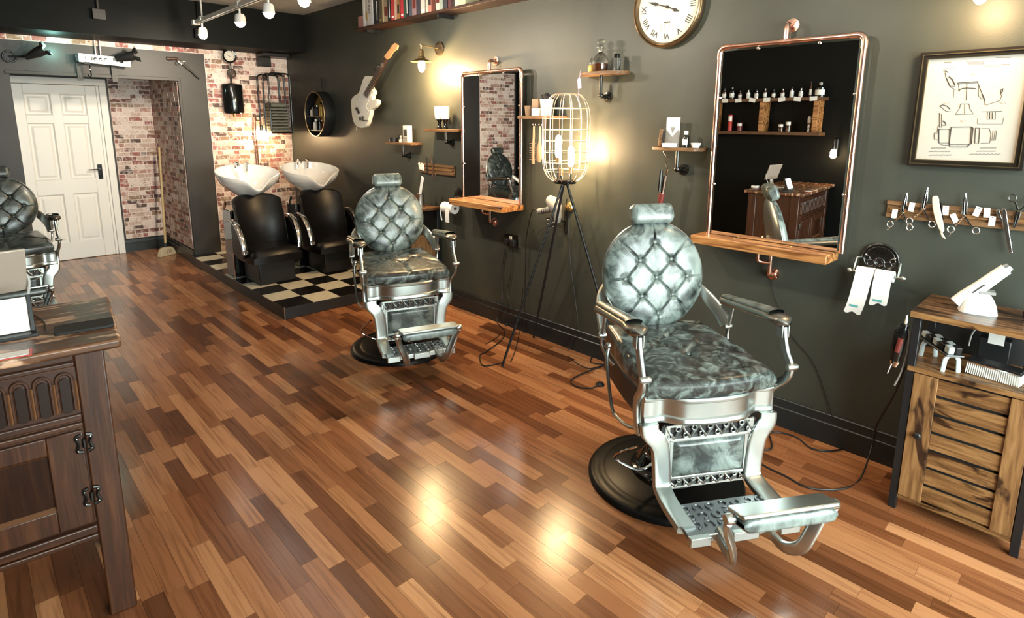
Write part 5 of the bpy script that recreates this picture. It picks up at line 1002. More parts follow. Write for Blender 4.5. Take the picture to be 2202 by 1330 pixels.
for k, (x, z, rad, hgt, m, lab) in enumerate(((-.15, -.022, .026, .10, 'off_white', 'pale square-shouldered bottle, left on the upper level of the round shelf'), (-.04, -.022, .045, .12, 'black_matte', 'fat dark jar in the middle of the upper level of the round shelf'), (.07, -.022, .026, .15, 'gold_paint', 'tall gold bottle, right on the upper level of the round shelf'), (-.08, -.172, .030, .12, 'card_white', 'white labelled bottle, left on the lower level of the round shelf'), (.0, -.172, .032, .13, 'black_gloss', 'black bottle in the middle of the lower level of the round shelf'), (.085, -.172, .028, .11, 'brown_bottle', 'brown bottle, right on the lower level of the round shelf'))):
    t = thing('grooming_bottle', lab, 'bottle', (WALL - .075, RY - x, RZ + z), WALLROT, 'bottles in the round shelf'); MB().lathe([(.001, 0), (rad, 0), (rad, hgt * .68), (rad * .4, hgt * .8), (rad * .4, hgt * .86), (.001, hgt * .86)], 16).build('bottle', m, t); MB().lathe([(.001, hgt * .86), (rad * .5, hgt * .86), (rad * .5, hgt), (.001, hgt)], 12).build('cap', 'chrome' if k % 2 else 'black_gloss', t)
# ================================================================ brick wall things
def bw(px, py, off): return ony(px, py, BACK - off)
p = bw(497, 205, .06); t = thing('gauge_tank', 'black cylinder tank hung under a pressure gauge and valve on the brick wall', 'gauge tank', (p.x, BACK, p.z)); r = t
tz = bw(497, 180, .08).z - p.z; bz = bw(497, 245, .08).z - p.z; hw = (bw(520, 210, .08).x - bw(475, 210, .08).x) / 2
MB().lathe([(.001, bz), (hw * .85, bz), (hw * .97, bz + .012), (hw, bz + .03), (hw, tz - .03), (hw * .95, tz - .012), (hw * .6, tz), (.02, tz + .01), (.001, tz + .01)], 36, (0, -.10, 0)).build('tank', 'black_gloss', r); MB().lathe([(.001, bz - .045), (.012, bz - .04), (.01, bz - .02), (.02, bz), (.001, bz)], 14, (0, -.10, 0)).build('drain_tap', 'brass', r)
gz_ = bw(489, 121, .08).z - p.z; vz = bw(495, 158, .08).z - p.z
MB().cyl((0, -.10, tz), (0, -.10, gz_ - .05), .012, n=12).build('riser_pipe', 'black_gloss', r); MB().torus((.005, -.125, vz), .042, .008, 24, 8).build('valve_wheel', 'gunmetal', r); MB().cyl((.005, -.13, vz), (.005, -.10, vz), .022, n=16).build('valve_body', 'rosewood', r)
for a in (0, PI / 2): MB().tube([(.005 - .04 * math.cos(a), -.125, vz - .04 * math.sin(a)), (.005 + .04 * math.cos(a), -.125, vz + .04 * math.sin(a))], .004, 6).build('wheel_spoke', 'gunmetal', r)
MB().lathe([(.001, 0), (.070, 0), (.075, .01), (.075, .045), (.068, .052), (.058, .050), (.055, .042)], 40, (0, -.07, gz_), 'Y').build('gauge_case', 'black_gloss', r); MB().lathe([(.001, .043), (.057, .043)], 36, (0, -.07, gz_), 'Y').build('gauge_dial', 'dial_face', r)
mb = MB()
for i in range(12): a = i * PI / 6; mb.cbox((.045 * math.sin(a), -.1142, gz_ + .045 * math.cos(a)), (.004, .001, .008), (0, a, 0))
mb.build('dial_marks', 'ink', r); MB().cbox((-.01, -.1150, gz_ + .003), (.045, .001, .005), (0, .5, 0)).build('needle', 'ink', r); MB().cyl((0, -.07, gz_), (0, 0, gz_), .02, n=12).build('wall_stub', 'black_gloss', r)
# towel rack of nested pipe hoops and its towels
x0, x1, zt, zb = 2.66, 2.908, 2.130, 1.455; t = thing('towel_rack', 'black rack of three nested pipe hoops on the brick wall', 'towel rack', ((x0 + x1) / 2, BACK, zb)); r = t; hw = (x1 - x0) / 2; h_ = zt - zb
for i in range(3):
    a = hw; yy = -.03 - i * .16
    MB().tube([(-a, yy, 0)] + [(-a + .05 - .05 * math.cos(q), yy, h_ - .05 + .05 * math.sin(q)) for q in [PI / 2 * j / 5 for j in range(6)]] + [(a - .05 + .05 * math.sin(q), yy, h_ - .05 + .05 * math.cos(q)) for q in [PI / 2 * j / 5 for j in range(6)]] + [(a, yy, 0)], .0095, 10).build('hoop', 'black_gloss', r)
for s_ in (-1, 1): MB().tube([(s_ * hw, -.03, .012), (s_ * hw, -.35, .012)], .007, 8).build('side_bar', 'black_gloss', r)
for y in (-.03, -.14, -.25, -.35): MB().tube([(-hw, y, .006), (hw, y, .006)], .006, 8).build('shelf_bar', 'black_gloss', r)
for y in (-.03, -.19): MB().tube([(-.03, y, h_), (-.03, y - .16, h_)], .007, 8).build('top_bar', 'black_gloss', r)
MB().box(-.055, -.02, -.10, -.012, h_ - .07, h_ - .01).build('mount', 'black_gloss', r)
nth = ('bottom', 'second', 'third', 'fourth', 'fifth', 'sixth', 'seventh', 'eighth', 'ninth')
zz = zb + .018
for k in range(9):
    hgt = .033 if k < 8 else .056; w_ = .105 if k < 8 else .090; dx = random.uniform(-.003, .003)
    def tw_(u, v, hgt=hgt, w_=w_):
        a = 2 * PI * u; e = abs(2 * v - 1); kx = 1 - .10 * e ** 6; s1 = 1 if math.cos(a) > 0 else -1; s2 = 1 if math.sin(a) > 0 else -1
        return ((2 * v - 1) * w_ + .004 * math.sin(a * 3), (.145 if k < 8 else .12) * s1 * abs(math.cos(a)) ** .5 * kx, hgt / 2 * s2 * abs(math.sin(a)) ** .6 * kx + .0012 * math.sin(v * 14 + k))
    m_ = MB().grid(tw_, 28, 16, True); q = 17; m_._add([m_.v[i * q] for i in range(28)], [tuple(range(28))]); m_._add([m_.v[i * q + 16] for i in range(28)], [tuple(range(28))])
    tag(m_.build('folded_towel', 'towel_grey', loc=(2.784 + dx, BACK - .195, zz + hgt / 2), angle=60), (nth[k] + ' grey towel from the bottom of the folded stack in the rack') if k else 'bottom grey towel of the folded stack in the rack', 'towel', 'grey towels in the pipe rack'); zz += hgt + .0015
# copper pipe lamp on the bricks
p = bw(563, 290, .09); t = thing('pipe_lamp', 'copper pipe wall lamp with bare glowing bulb on the brick wall', 'wall lamp', (p.x - .03, BACK, .1)); r = t; zz = p.z - .1
MB().tube(catmull([(-.01, -.03, 0), (-.01, -.03, zz + .12), (-.005, -.05, zz + .155), (.01, -.07, zz + .165), (.03, -.09, zz + .15), (.03, -.09, zz + .11)], 4), .008, 8).build('copper_pipe', 'copper', r); MB().tube([(-.032, -.022, 0), (-.032, -.022, zz + .20)], .006, 8).build('copper_riser', 'copper', r)
MB().cyl((.03, -.09, zz + .11), (.03, -.09, zz + .045), .018, n=14).build('lamp_holder', 'black_gloss', r); MB().ball((.03, -.09, zz), .045, 20, 14, (1, 1, 1.15)).build('bulb', 'bulb_warm', r); point('pipe_lamp_light', (p.x, BACK - .09 - .06, p.z), 11, WARM, .04)
# black extractor box high at the corner
p = bw(594, 118, .16); t = thing('extractor_box', 'black extractor box with short duct high in the brick corner', 'extractor', (2.84, BACK, 2.25)); MB().box(-.17, .135, -.24, -.012, .075, .114).build('case', 'black_satin', t, bevel=.006); MB().box(-.17, -.03, -.10, -.008, -.03, .075).build('duct', 'black_satin', t, bevel=.008); MB().box(.03, .075, -.243, -.24, .090, .096).build('maker_plate', 'chrome', t)
# copper pipes along the brick band with clips, bending down between the two runs
zc = BT - .030; yb = BACK - .022
def bpipe(label, pts): c0 = Vector(pts[0]); tag(MB().tube([Vector(q) - c0 for q in pts], .0075, 8).build('copper_pipe', 'copper', loc=c0), label, 'pipe', 'copper pipes on the brick band')
bpipe('copper pipe along the brick band, left run bending down over the door', [(-.3, yb, zc)] + [(1.105 + .02 * math.sin(a), yb, zc - .02 + .02 * math.cos(a)) for a in (0, .5, 1.0, 1.57)] + [(1.125, yb, 2.215)])
bpipe('copper pipe along the brick band, right run reaching the brick corner', [(3.0, yb, zc)] + [(1.185 - .02 * math.sin(a), yb, zc - .02 + .02 * math.cos(a)) for a in (0, .5, 1.0, 1.57)] + [(1.165, yb, 2.215)])
for k, x in enumerate((.86, 1.40, 1.90, 2.55)):
    t = thing('pipe_clip', ('chrome pipe clip on the left copper run', 'chrome pipe clip nearest the bend on the right copper run', 'chrome pipe clip above the pistol', 'chrome pipe clip above the gauge')[k], 'pipe clip', (x, yb, zc), 0, 'chrome pipe clips'); MB().torus((0, 0, 0), .011, .0035, 14, 6, 'X').build('ring', 'chrome', t); MB().cyl((0, .002, 0), (0, .021, 0), .004, n=8).build('stud', 'chrome', t); MB().cyl((0, 0, .01), (0, 0, .026), .003, n=8).build('screw', 'chrome', t)
for k, (x, z) in enumerate(((1.10, 2.545), (1.93, 2.46))):
    t = thing('junction_box', ('grey junction box with conduit on the black beam, left', 'dark junction box with conduit on the black beam, middle')[k], 'junction box', (x, 6.62, z), 0, 'junction boxes'); MB().box(-.05, .05, -.05, -.001, -.05, .04).build('case', ('wall_grey', 'wall_black')[k], t, bevel=.003); MB().cyl((0, -.02, .04), (0, -.02, CEIL - z - .002), .011, n=10).build('conduit', ('wall_grey', 'wall_black')[k], t)
# white panel on brackets over the door with hook
p = bw(168, 117, .12); q = bw(281, 141, .12); t = thing('control_panel', 'white slanted control panel with dials on dark brackets above the door', 'control panel', ((p.x + q.x) / 2, BACK, (p.z + q.z) / 2)); r = t; hw = (q.x - p.x) / 2
MB().prism([(-hw, -.032), (hw, -.055), (hw, .005), (hw * .80, .012), (hw * .78, .035), (hw * .55, .038), (hw * .40, .018), (hw * .36, .036), (-hw, .050)], -.135, -.105, 'XZ').build('white_face', 'white_plastic', r, bevel=.002); MB().box(-hw - .02, hw - .02, -.105, -.03, -.03, .045).build('panel_case', 'black_satin', r, bevel=.004)
for x in (-hw * .38, -hw * .18, hw * .02): MB().lathe([(.012, 0), (.016, .001), (.016, .006), (.010, .008), (.001, .008)], 16, (x, -.135, .002), 'Y').build('dial', 'chrome', r)
for x in (-hw * .75, -hw * .52, -hw * .48, hw * .32, hw * .45, hw * .50): MB().box(x - .0025, x + .0025, -.137, -.134, -.012, .022).build('slot', 'ink', r)
MB().lathe([(.006, 0), (.020, 0), (.020, .006), (.014, .008)], 16, (hw * .62, -.135, -.002), 'Y').build('large_dial', 'chrome', r)
for x in (-hw * .72, hw * .62): MB().box(x - .026, x + .026, -.140, -.13, -.052, -.030).build('clip', 'black_gloss', r, bevel=.002); MB().box(x - .022 - .05, x + .022 - .05, -.03, -.002, -.20, -.03).build('bracket', 'wall_grey', r)
MB().tube(catmull([(-hw * .62, -.12, -.055), (-hw * .62, -.12, -.10), (-hw * .60, -.12, -.15), (-hw * .66, -.12, -.165), (-hw * .72, -.12, -.155), (-hw * .72, -.12, -.14)], 4), .005, 6).build('hook', 'black_gloss', r); MB().ball((-hw * .62, -.123, -.095), .010, 8, 6, (1, .6, 1.6)).build('hook_ring', 'chrome', r)
# stage spots with barn doors
def stagespot(label, px, py, off, aim, plate=True):
    p = bw(px, py, off); t = thing('stage_spot', label, 'spotlight', (p.x, BACK, p.z), 0, 'black stage spots'); r = t; a = Vector(aim).normalized(); c0 = Vector((0, -off, 0))
    MB().tube([c0 - a * .06, c0 + a * .0, c0 + a * .055, c0 + a * .058], [.030, .044, .046, .046], 20).build('lamp_can', 'black_satin', r); MB().tube([c0 - a * .105, c0 - a * .06], [.022, .03], 16).build('lamp_cap', 'black_satin', r)
    MB().tube([c0 + a * .056, c0 + a * .060], [.038, .030], 18).build('lens', 'chrome', r)
    u = a.orthogonal().normalized(); v = a.cross(u)
    for d_ in (u, -u, v, -v): e = a.cross(d_); m_ = MB(); c1 = c0 + a * .058 + d_ * .046; m_._add([c1 + e * .030, c1 - e * .030, c1 - e * .032 + d_ * .020 + a * .028, c1 + e * .032 + d_ * .020 + a * .028], [(0, 1, 2, 3)]); ob = m_.build('barn_door', 'black_satin', r, smooth=False); sm = ob.modifiers.new('thick', 'SOLIDIFY'); sm.thickness = .003
    MB().tube(catmull([c0, Vector((-.02, -off * .5, -.01)), Vector((-.09, -.02, -.03)), Vector((-.19, -.02, -.035))] if plate else [c0, Vector((.03, -off * .5, .01)), Vector((.05, -.002, .02))], 4), .009, 8).build('arm', 'black_satin', r)
    if plate: MB().torus((-.19, -.01, -.04), .048, .008, 24, 8).build('wall_ring', 'black_satin', r); MB().ball((-.185, -.02, -.075), .006, 8, 6).build('ring_screw', 'chrome', r)
stagespot('black barn-door spot on the grey wall left of the control panel', 80, 113, .17, (.75, -.25, .45)); q = bw(118, 108, .15); point('stage_spot_light', q, 2.2, (.45, 1, .85), .03)
stagespot('black spot half hidden behind the right end of the control panel', 276, 122, .20, (.8, -.3, .25), False)
# antique pistol
p = bw(390, 142, .02); t = thing('antique_pistol', 'antique flintlock pistol hung muzzle down on the grey wall', 'pistol', (p.x, BACK, p.z)); r = t; pk = lambda x, y: Vector((bw(150 + x / 7.593, 90 + y / 7.593, .03).x - p.x, -.03, bw(150 + x / 7.593, 90 + y / 7.593, .03).z - p.z))
MB().tube(catmull([pk(1585, 268), pk(1650, 275), pk(1740, 275), pk(1800, 320), pk(1870, 385), pk(1960, 470)], 4), [.018] * 4 + [.017] * 4 + [.014] * 4 + [.013] * 4 + [.009] * 5, 10, flat=.7).build('stock', 'rosewood', r); MB().tube([pk(1810, 320), pk(2115, 608)], [.010, .007], 10).build('barrel', 'gunmetal', r)
MB().torus(pk(1760, 350), .018, .003, 14, 6).build('trigger_guard', 'old_brass', r); MB().tube([pk(1830, 335), pk(1865, 320), pk(1890, 330)], .006, 8).build('hammer', 'steel', r); MB().tube([pk(2020, 530), pk(2025, 560)], .004, 6).build('ramrod_loop', 'steel', r); MB().cbox(pk(1800, 335), (.05, .012, .022), (0, .7, 0)).build('lock_plate', 'steel', r)
# broom
t = thing('broom', 'wooden handled broom leaning in the brick alcove corner', 'broom', (1.70, 7.83, 0)); h0, h1 = Vector((0, .02, .09)), Vector((1.795 - 1.70, 8.08 - 7.83, 1.28))
MB().tube([h0, h1], .013, 10).build('handle', 'broom_wood', t); MB().tube([h0 - (h1 - h0).normalized() * .01, h0 + (h1 - h0).normalized() * .06], .018, 10).build('socket', 'black_satin', t)
MB().prism([(-.05, .10), (.05, .10), (.085, .075), (.115, .0), (-.115, .0), (-.085, .075)], -.03, .03, 'XZ').build('bristles', 'straw', t, rot=(0, 0, .5), bevel=.006)
for x in (-.02, .01, .035): MB().cbox((x, -.033, .055), (.006, .004, .05)).build('bristle_tuft', 'tan_plastic', t, rot=(0, 0, .5))
# ================================================================ wash units
def washunit(label, x, y, mir=1):
    t = thing('wash_unit', label, 'wash unit', (x, y, PH), 0, 'backwash units'); r = t
    MB().prism([(-.235, .13), (.235, .13), (.235, .36), (.16, .42), (-.16, .42), (-.235, .36)], .0, .66, 'XY').build('basin_pedestal', 'black_gloss', r, bevel=.012)
    for s_ in (-1, 1): MB().tube([(s_ * .237, .128, .0), (s_ * .237, .128, .655), (s_ * .237, .16, .665), (s_ * .237, .35, .665)], .005, 6).build('chrome_edge', 'chrome', r)
    MB().box(-.17, .17, -.32, .06, 0, .22).build('seat_base', 'black_satin', r, bevel=.01)
    def seat(u, v):
        x_ = (2 * u - 1); f = -.37 + .46 * v; e = min(u, 1 - u, v, 1 - v); k = math.sqrt(max(0, 1 - (1 - min(1, e / .16)) ** 2)); return (x_ * (.225 + .02 * math.sin(PI * v)), f - .025 * (1 - x_ * x_) * max(0, 1 - v * 3), .27 + .065 * k + .015 * math.sin(PI * u) - .012 * math.sin(PI * v))
    m_ = MB().grid(seat, 24, 24); n = 25; ring = [m_.v[i * n] for i in range(n)] + [m_.v[24 * n + j] for j in range(1, n)] + [m_.v[i * n + 24] for i in range(23, -1, -1)] + [m_.v[j] for j in range(23, 0, -1)]; k = len(ring); m_._add(ring + [(q[0], q[1], .215) for q in ring], [(i, (i + 1) % k, (i + 1) % k + k, i + k) for i in range(k)]); m_.build('seat_cushion', 'black_leather', r, angle=70)
    def back(u, v, th=0):
        a = (2 * u - 1) * 1.05; rad = .255; top = .80 - .05 * abs(2 * u - 1) ** 3; z = .30 + (top - .30) * v; w_ = 1 - .04 * v; yy = .07 + .10 * v ** 1.3 - .13 * (1 - math.cos(a)) * 1.5 + th - .03 * math.sin(PI * v) * math.cos(a); return (math.sin(a) * rad * w_ * 1.06, yy, z)
    m_ = MB().grid(lambda u, v: back(u, v, -.03), 24, 16).grid(lambda u, v: back(u, v, .04), 24, 16)
    nv = 17; nu = 25; B_ = nu * nv; edge = [(i, 0) for i in range(nu)] + [(24, j) for j in range(1, nv)] + [(i, 16) for i in range(23, -1, -1)] + [(0, j) for j in range(15, 0, -1)]; k = len(edge); m_.f += [(edge[i][0] * nv + edge[i][1], edge[(i + 1) % k][0] * nv + edge[(i + 1) % k][1], B_ + edge[(i + 1) % k][0] * nv + edge[(i + 1) % k][1], B_ + edge[i][0] * nv + edge[i][1]) for i in range(k)]; m_.mi += [0] * k
    m_.build('backrest', 'black_leather', r, angle=60, bevel=.012)
    for s_ in (-1, 1):
        MB().tube(catmull([(s_ * .262, .08, .575), (s_ * .270, -.02, .590), (s_ * .272, -.12, .560), (s_ * .268, -.20, .48), (s_ * .262, -.25, .38), (s_ * .255, -.262, .30)], 5), .026, 10, flat=.35, up=(1, 0, 0)).build('armrest', 'chrome', r)
        MB().prism([(.07, .25), (.07, .56), (-.04, .57), (-.13, .52), (-.20, .42), (-.24, .28), (-.2, .25)], s_ * .25 - .012, s_ * .25 + .012, 'YZ').build('arm_side', 'black_leather', r, bevel=.008)
    MB().cyl((0, .27, .64), (0, .27, .80), .05, n=20).build('basin_column', 'chrome', r); MB().box(-.10, .10, .24, .33, .64, .74).build('tilt_bracket', 'black_satin', r, bevel=.01); MB().cyl((-.25, .25, .66), (-.25, .20, .74), .012, n=10).build('tilt_lever', 'chrome', r)
    A, B2, cy = .295, .265, .265
    def rim(a):
        f = max(0, -math.sin(a)); z = 1.005 + .055 * math.sin(a) ** 1 ; notch = math.exp(-((a - 1.5 * PI) / .30) ** 2) + math.exp(-((a + .5 * PI) / .30) ** 2); return A * (1 + .05 * f), B2 * (1 + .10 * notch * .5), z - .105 * notch, notch
    def bowl(u, v):
        a = 2 * PI * u; ra, rb_, zr, no = rim(a)
        if v <= .5: k = 1 - v * 2; q = math.sin(k * PI / 2) ** .7 ; rr = q; z = .885 - .06 + (zr - .825) * (1 - math.cos(k * PI / 2)) ** .8 if k < 1 else zr
        else: k = (v - .5) * 2; rr = 0; z = .825
        return (ra * rr * math.cos(a), cy + rb_ * rr * math.sin(a), z)
    def wall_in(u, v): a = 2 * PI * u; ra, rb_, zr, no = rim(a); k = v; rr = 1 - .05 - .90 * k ** 2.2; z = zr - .004 - (zr - .845) * math.sin(min(1, k * 1.25) * PI / 2) ** 1.0; return (ra * rr * math.cos(a), cy + rb_ * rr * math.sin(a), z)
    def wall_out(u, v): a = 2 * PI * u; ra, rb_, zr, no = rim(a); k = v; rr = 1 - .66 * k ** 1.5; z = zr - (zr - .775) * k ** .85; return (ra * rr * math.cos(a), cy + rb_ * rr * math.sin(a), z)
    def lip(u, v): a = 2 * PI * u; ra, rb_, zr, no = rim(a); q = v * PI; rr = 1 - .025 + .025 * math.cos(q); return (ra * rr * math.cos(a), cy + rb_ * rr * math.sin(a), zr + .008 * math.sin(q) - .004 * v)
    MB().grid(wall_out, 72, 12, True).grid(lip, 72, 6, True).grid(wall_in, 72, 14, True).build('basin', 'porcelain', r, angle=80)
    MB().tube(catmull([(-.05, cy + .19, 1.0), (-.05, cy + .19, 1.06), (-.05, cy + .17, 1.085), (-.05, cy + .12, 1.085), (-.05, cy + .09, 1.06)], 4), .012, 10).build('spray_tap', 'chrome', r)
    MB().cyl((.06, cy + .20, 1.0), (.06, cy + .19, 1.075), .017, n=14).build('mixer', 'chrome', r); MB().cbox((.06, cy + .18, 1.085), (.022, .06, .010), (.3, 0, 0)).build('mixer_lever', 'chrome', r)
washunit('black wash chair with white porcelain basin beside the grey pilaster', 2.06, 5.68)
washunit('black wash chair with white porcelain basin against the green side wall', 2.70, 5.68)
# ================================================================ carved desk
t = thing('carved_desk', 'dark carved oak desk with worn top and arcaded frieze', 'desk', (.255, 2.085, 0), math.radians(-6)); r = t; DH = .95; DW, DD = 1.12, .47    # local: right front corner post at origin, x to the left is negative
for (x0, y0) in ((-.075, 0), (-DW, 0), (-.075, DD - .075), (-DW, DD - .075)): MB().box(x0, x0 + .075, y0, y0 + .075, 0, DH - .03).build('corner_post', 'oak_dark_z', r, bevel=.005)
MB().box(-DW - .05, .045, -.05, DD + .03, DH - .03, DH).build('table_top', 'oak_top', r, bevel=.009)
MB().box(-DW + .05, -.075, .012, .03, .33, DH - .03).build('carcass_board', 'oak_dark_z', r)
MB().box(-.03, -.012, .075, DD - .075, .30, DH - .03).build('side_panel', 'oak_dark_z', r); MB().box(-DW + .012, -DW + .03, .075, DD - .075, .30, DH - .03).build('side_panel', 'oak_dark_z', r); MB().box(-DW + .05, -.05, DD - .05, DD - .03, .30, DH - .03).build('desk_back', 'oak_dark_x', r); MB().box(-DW + .04, -.04, .03, DD - .05, .30, .32).build('floor_board', 'oak_dark_x', r)
for z0, z1, y in ((.893, .918, -.006), (.872, .888, .002), (.700, .722, -.004), (.675, .692, .0), (.318, .345, -.010), (.292, .310, -.002)): MB().box(-DW + .075, -.075, y, .03, z0, z1).build('moulding', 'oak_dark_x', r, bevel=.004)
MB().box(-DW + .075, -.075, .006, .028, .722, .872).build('frieze_board', 'oak_dark_x', r)
pitch = .0515; n = int((DW - .16) / pitch)
for i in range(n):
    x = -.105 - i * pitch; MB().tube([(x + .019, .004, .735), (x + .019, .004, .835)] + [(x + .019 * math.cos(a), .004, .835 + .022 * math.sin(a)) for a in [PI * j / 8 for j in range(1, 8)]] + [(x - .019, .004, .835), (x - .019, .004, .735)], .0055, 8).build('arcade_arch', 'oak_dark_x', r)
    MB().prism(rrect(.026, .112, .012, 4, x, .786), .000, .006, 'XZ').build('arcade_niche', 'oak_black', r, bevel=.001); MB().tube([(x + pitch / 2, .002, .735), (x + pitch / 2, .002, .83)], .004, 6).build('arcade_column', 'oak_light', r)
def doorleaf(xr, wd):
    d = MB().box(xr - wd, xr - wd + .07, .0, .02, .352, .668).box(xr - .088, xr, .0, .02, .352, .668).box(xr - wd + .07, xr - .088, .0, .02, .352, .425).box(xr - wd + .07, xr - .088, .0, .02, .612, .668).build('cupboard_door', 'oak_dark_z', r, bevel=.003)
    MB().box(xr - wd + .07, xr - .088, .012, .018, .425, .612).build('door_panel', 'oak_dark_z', d); MB().prism([(.0, .425), (.014, .425), (.014, .438)], xr - wd + .07, xr - .088, 'YZ').build('panel_bevel', 'oak_light', d, smooth=False); MB().prism([(.0, .612), (.014, .612), (.014, .602)], xr - wd + .07, xr - .088, 'YZ').build('panel_bevel', 'oak_light', d, smooth=False); return d
d1 = doorleaf(-.080, .46); d2 = doorleaf(-.545, .46)
for z in (.625, .445):
    m_ = MB()
    for s_ in (-1, 1): m_.tube(catmull([(-.078 + s_ * .006, -.004, z - .028), (-.078 + s_ * .020, -.004, z - .022), (-.078 + s_ * .014, -.005, z), (-.078 + s_ * .020, -.004, z + .022), (-.078 + s_ * .006, -.004, z + .028)], 3), .005, 6)
    m_.cyl((-.078, -.004, z - .014), (-.078, -.004, z + .014), .006, n=8); h_ = m_.build('butterfly_hinge', 'iron', d1)
    for s_ in (-1, 1):
        for q in (-.020, .020): MB().ball((-.078 + s_ * .017, -.009, z + q), .0026, 6, 4).build('hinge_stud', 'steel', d1)
rz = math.radians(-6)
def dk(px, py, z=DH): return onz(px, py, z)
t = thing('phone', 'black phone lying face down on the desk corner', 'phone', dk(182, 705), rz - .02); MB().prism(rrect(.092, .155, .014, 4), .0, .009, 'XY').build('phone_body', 'black_matte', t, bevel=.002, rot=(0, 0, PI / 2))
t = thing('card_stand', 'white sheet in a black table stand at the left photo edge', 'sign stand', dk(30, 724), rz + .06); MB().box(-.115, .058, -.045, .035, 0, .010).build('stand_base', 'black_satin', t, bevel=.002); MB().cbox((-.035, .01, .062), (.15, .004, .105), (-.35, 0, 0)).build('white_sheet', 'paper', t); MB().cbox((.047, .012, .062), (.012, .016, .115), (-.35, 0, 0)).build('black_edge', 'black_satin', t, bevel=.002)
t = thing('price_card', 'white card with red border lying near the desk front', 'card', dk(25, 765), rz); MB().box(-.09, .045, -.03, .028, 0, .002).build('red_card', 'red_plastic', t); MB().box(-.08, .038, -.024, .022, .002, .003).build('white_inset', 'paper', t)
t = thing('tablet_till', 'tablet on a white stand turned away at the left photo edge', 'tablet', dk(-52, 712), rz + math.radians(8)); MB().cbox((.04, .03, .165), (.215, .010, .155), (.32, 0, .12)).build('tablet_back', 'tablet_back', t, bevel=.004); MB().cbox((.04, .037, .165), (.205, .002, .145), (.32, 0, .12)).build('tablet_screen', 'screen', t); MB().tube([(0, .05, .17), (0, .065, .10), (0, .05, .012)], [.02, .024, .028], 12, flat=.5).build('stand_stem', 'white_plastic', t); MB().box(-.07, .07, -.04, .09, 0, .012).build('stand_foot', 'white_plastic', t, bevel=.004)
MB().tube(catmull([(.10, .05, .165), (.135, .05, .16), (.150, .05, .12), (.125, .03, .05), (.06, .02, .020), (.0, .02, .014)], 5), .004, 8).build('charging_lead', 'cable_grey', t)
t = thing('card_reader', 'small white card reader behind the sheet stand on the desk', 'card reader', dk(35, 668), rz); MB().box(-.035, .035, -.03, .03, 0, .022).build('reader_body', 'white_plastic', t, bevel=.005); MB().box(-.025, .025, -.02, .01, .022, .0225).build('reader_screen', 'screen', t)
cable('thin dark lead curling across the desk top behind the phone', [dk(60, 675, DH + .004), dk(80, 682, DH + .004), dk(95, 695, DH + .004), dk(100, 712, DH + .004)], rr=.0025)
# ================================================================ left wall: product shelves (seen in the mirrors)
LROT = PI / 2
t = thing('product_shelf', 'two-tier rustic product shelf on the left wall, seen in the large mirror', 'shelf', (LEFT, 2.95, 1.50), LROT); r = t
for z in (0, .37): MB().box(-.64, .70, -.19, -.002, z - .035, z).build('shelf_board', 'oak_shelf', r, bevel=.003)
for x in (-.60, -.02, .56): MB().box(x, x + .05, -.17, -.004, 0, .335).build('upright', 'pine_burnt', r, bevel=.002)
for k in range(8):
    MB().cbox((-.55 + k * .165, -.192, .352), (.075, .002, .045), (0, (.05, -.12, .18, 0, -.2, .1, 0, .05)[k], 0)).build('price_card', 'card_white', r)
for k in range(13):
    x = -.58 + k * .098; hgt = (.20, .13, .14, .10, .10, .10, .11, .10, .10, .11, .10, .17, .15)[12 - k]; rad = (.03, .028, .03, .022, .022, .024, .022, .022, .023, .022, .024, .014, .05)[12 - k]
    t = thing('product_bottle', nth[k % 9] + (' bottle' if k < 9 else ' further bottle') + ' from the window end on the upper product shelf, seen in the mirror', 'bottle', (LEFT + .10, 2.95 + x, 1.87), LROT, 'bottles on the upper product shelf')
    MB().lathe([(.001, 0), (rad, 0), (rad, hgt * .65), (rad * .4, hgt * .78), (rad * .4, hgt * .84), (.001, hgt * .84)], 14).build('bottle', ('black_gloss', 'brown_bottle', 'steel', 'white_plastic', 'brown_bottle')[k % 5], t); MB().lathe([(.001, hgt * .84), (rad * .5, hgt * .84), (rad * .45, hgt), (.001, hgt)], 10).build('cap', ('chrome', 'black_satin')[k % 2], t); MB().lathe([(rad * 1.01, hgt * .15), (rad * 1.01, hgt * .5)], 10, arc=(3.4, 6.0)).build('bottle_label', 'card_white', t)
for k, (x, rad, hgt, m, lab) in enumerate(((-.50, .020, .17, 'chrome', 'silver spray can'), (-.28, .028, .12, 'brown_bottle', 'first brown wax tin stack'), (-.20, .028, .09, 'brown_bottle', 'second brown wax tin stack'), (.28, .030, .10, 'dark_red', 'third short red tin stack'), (.40, .024, .19, 'red_plastic', 'tall red and white spray can'), (.60, .034, .12, 'off_white', 'cream tub'))):
    t = thing('product_tin', lab + ' on the lower product shelf, seen in the mirror', 'tin', (LEFT + .10, 2.95 + x, 1.50), LROT, 'tins on the lower product shelf'); MB().lathe([(.001, 0), (rad, 0), (rad, hgt * .46), (rad * .92, hgt * .48), (rad, hgt * .5), (rad, hgt * .96), (rad * .9, hgt), (.001, hgt)], 18).build('tin', m, t); MB().lathe([(rad * 1.01, hgt * .6), (rad * 1.01, hgt * .9)], 12, arc=(3.4, 6.0)).build('tin_label', 'card_white', t)
t = thing('pipe_wall_lamp', 'black pipe lamp with lit bulb on the left wall, seen in the mirror', 'wall lamp', (LEFT, 2.16, 1.36), LROT); r = t
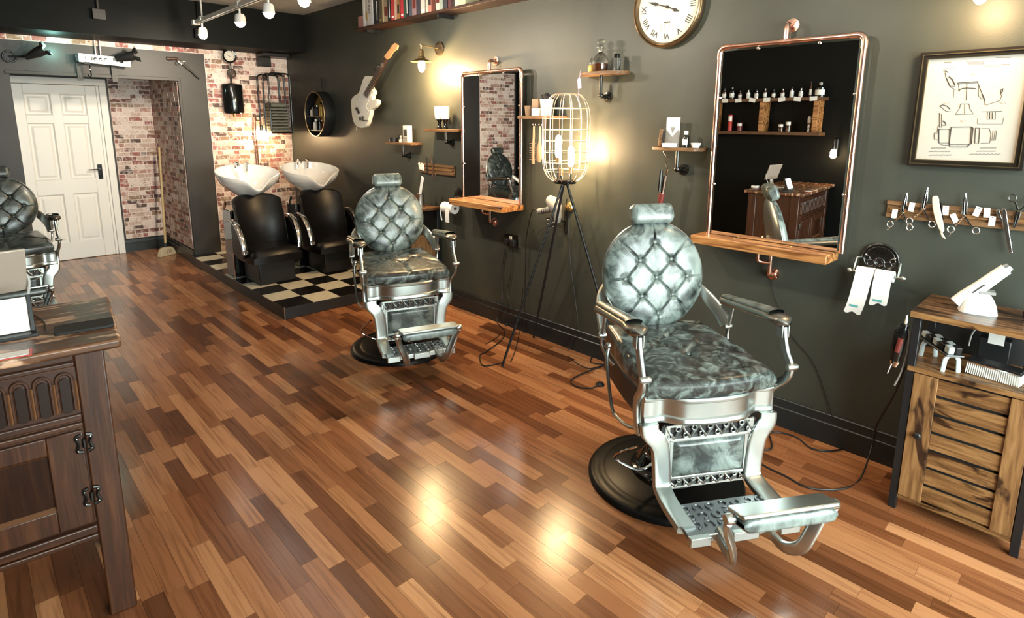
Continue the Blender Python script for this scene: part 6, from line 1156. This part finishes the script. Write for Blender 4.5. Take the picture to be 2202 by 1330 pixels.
MB().tube(catmull([(0, -.004, -.10), (0, -.06, -.10), (0, -.07, -.08), (0, -.07, .06), (0, -.09, .08), (0, -.14, .08), (0, -.16, .06), (0, -.16, .0)], 4), .010, 10).build('pipe', 'gunmetal', r); MB().cyl((0, -.16, .01), (0, -.16, -.03), .016, n=12).build('lamp_holder', 'gunmetal', r); MB().ball((0, -.16, -.07), .030, 16, 12, (1, 1, 1.35)).build('bulb', 'bulb_warm', r); point('pipe_wall_lamp_light', (LEFT + .16, 2.16, 1.26), 7, WARM, .03)
# ================================================================ ceiling track with lit spots
TX, TZ = 1.735, 2.47; t = thing('track_bar', 'white lighting track hung from the ceiling on thin rods', 'lighting track', (TX, 6.0, TZ)); r = t
MB().box(-.018, .018, -5.6, 0, -.012, .022).build('track', 'white_metal', r, bevel=.003); MB().box(-.006, .006, -5.55, -.12, -.018, -.012).build('conductor_slot', 'grey_plastic', r)
for y in (-.18, -1.1, -2.6, -4.2): MB().cyl((0, y, .02), (0, y, CEIL - TZ - .001), .007, n=8).build('hanger_rod', 'white_metal', r); MB().box(-.024, .024, y - .03, y + .03, -.002, .034).build('rod_clamp', 'white_metal', r, bevel=.003)
MB().box(-.03, .03, -.02, .04, -.016, .026).build('end_cap', 'white_metal', r, bevel=.004)
for k, y in enumerate((5.87, 4.93, 4.36, 3.78, 2.6, 1.4)):
    t = thing('track_spot', ('track spot with lit white bulb farthest along the track', 'second track spot from the back with lit white bulb', 'third track spot from the back with lit white bulb', 'fourth track spot from the back at the top edge of the photo', 'track spot above the middle of the room, out of the photo', 'track spot nearest the shop window, out of the photo')[k], 'spotlight', (TX + .01, y, TZ - .012), 0, 'ceiling track spots'); r = t
    MB().cyl((0, 0, .0), (0, 0, -.045), .008, n=10).build('stem', 'white_metal', r); MB().lathe([(.001, -.040), (.030, -.042), (.038, -.06), (.042, -.105), (.040, -.105), (.034, -.062), (.001, -.055)], 20).build('lamp_cup', 'white_metal', r); MB().ball((0, 0, -.105), .036, 18, 12).build('bulb', 'bulb_white', r); spot('track_spot_light', (TX + .01, y, TZ - .19), ((1.0, 8.2, .9), (1.0, 8.0, 1.0), (WALL, 3.9, 1.7), (WALL, 3.2, 1.8), (WALL, 2.2, 1.8), (WALL, 1.3, 1.7))[k], (60, 60, 48, 50, 46, 20)[k], (1, .86, .66))
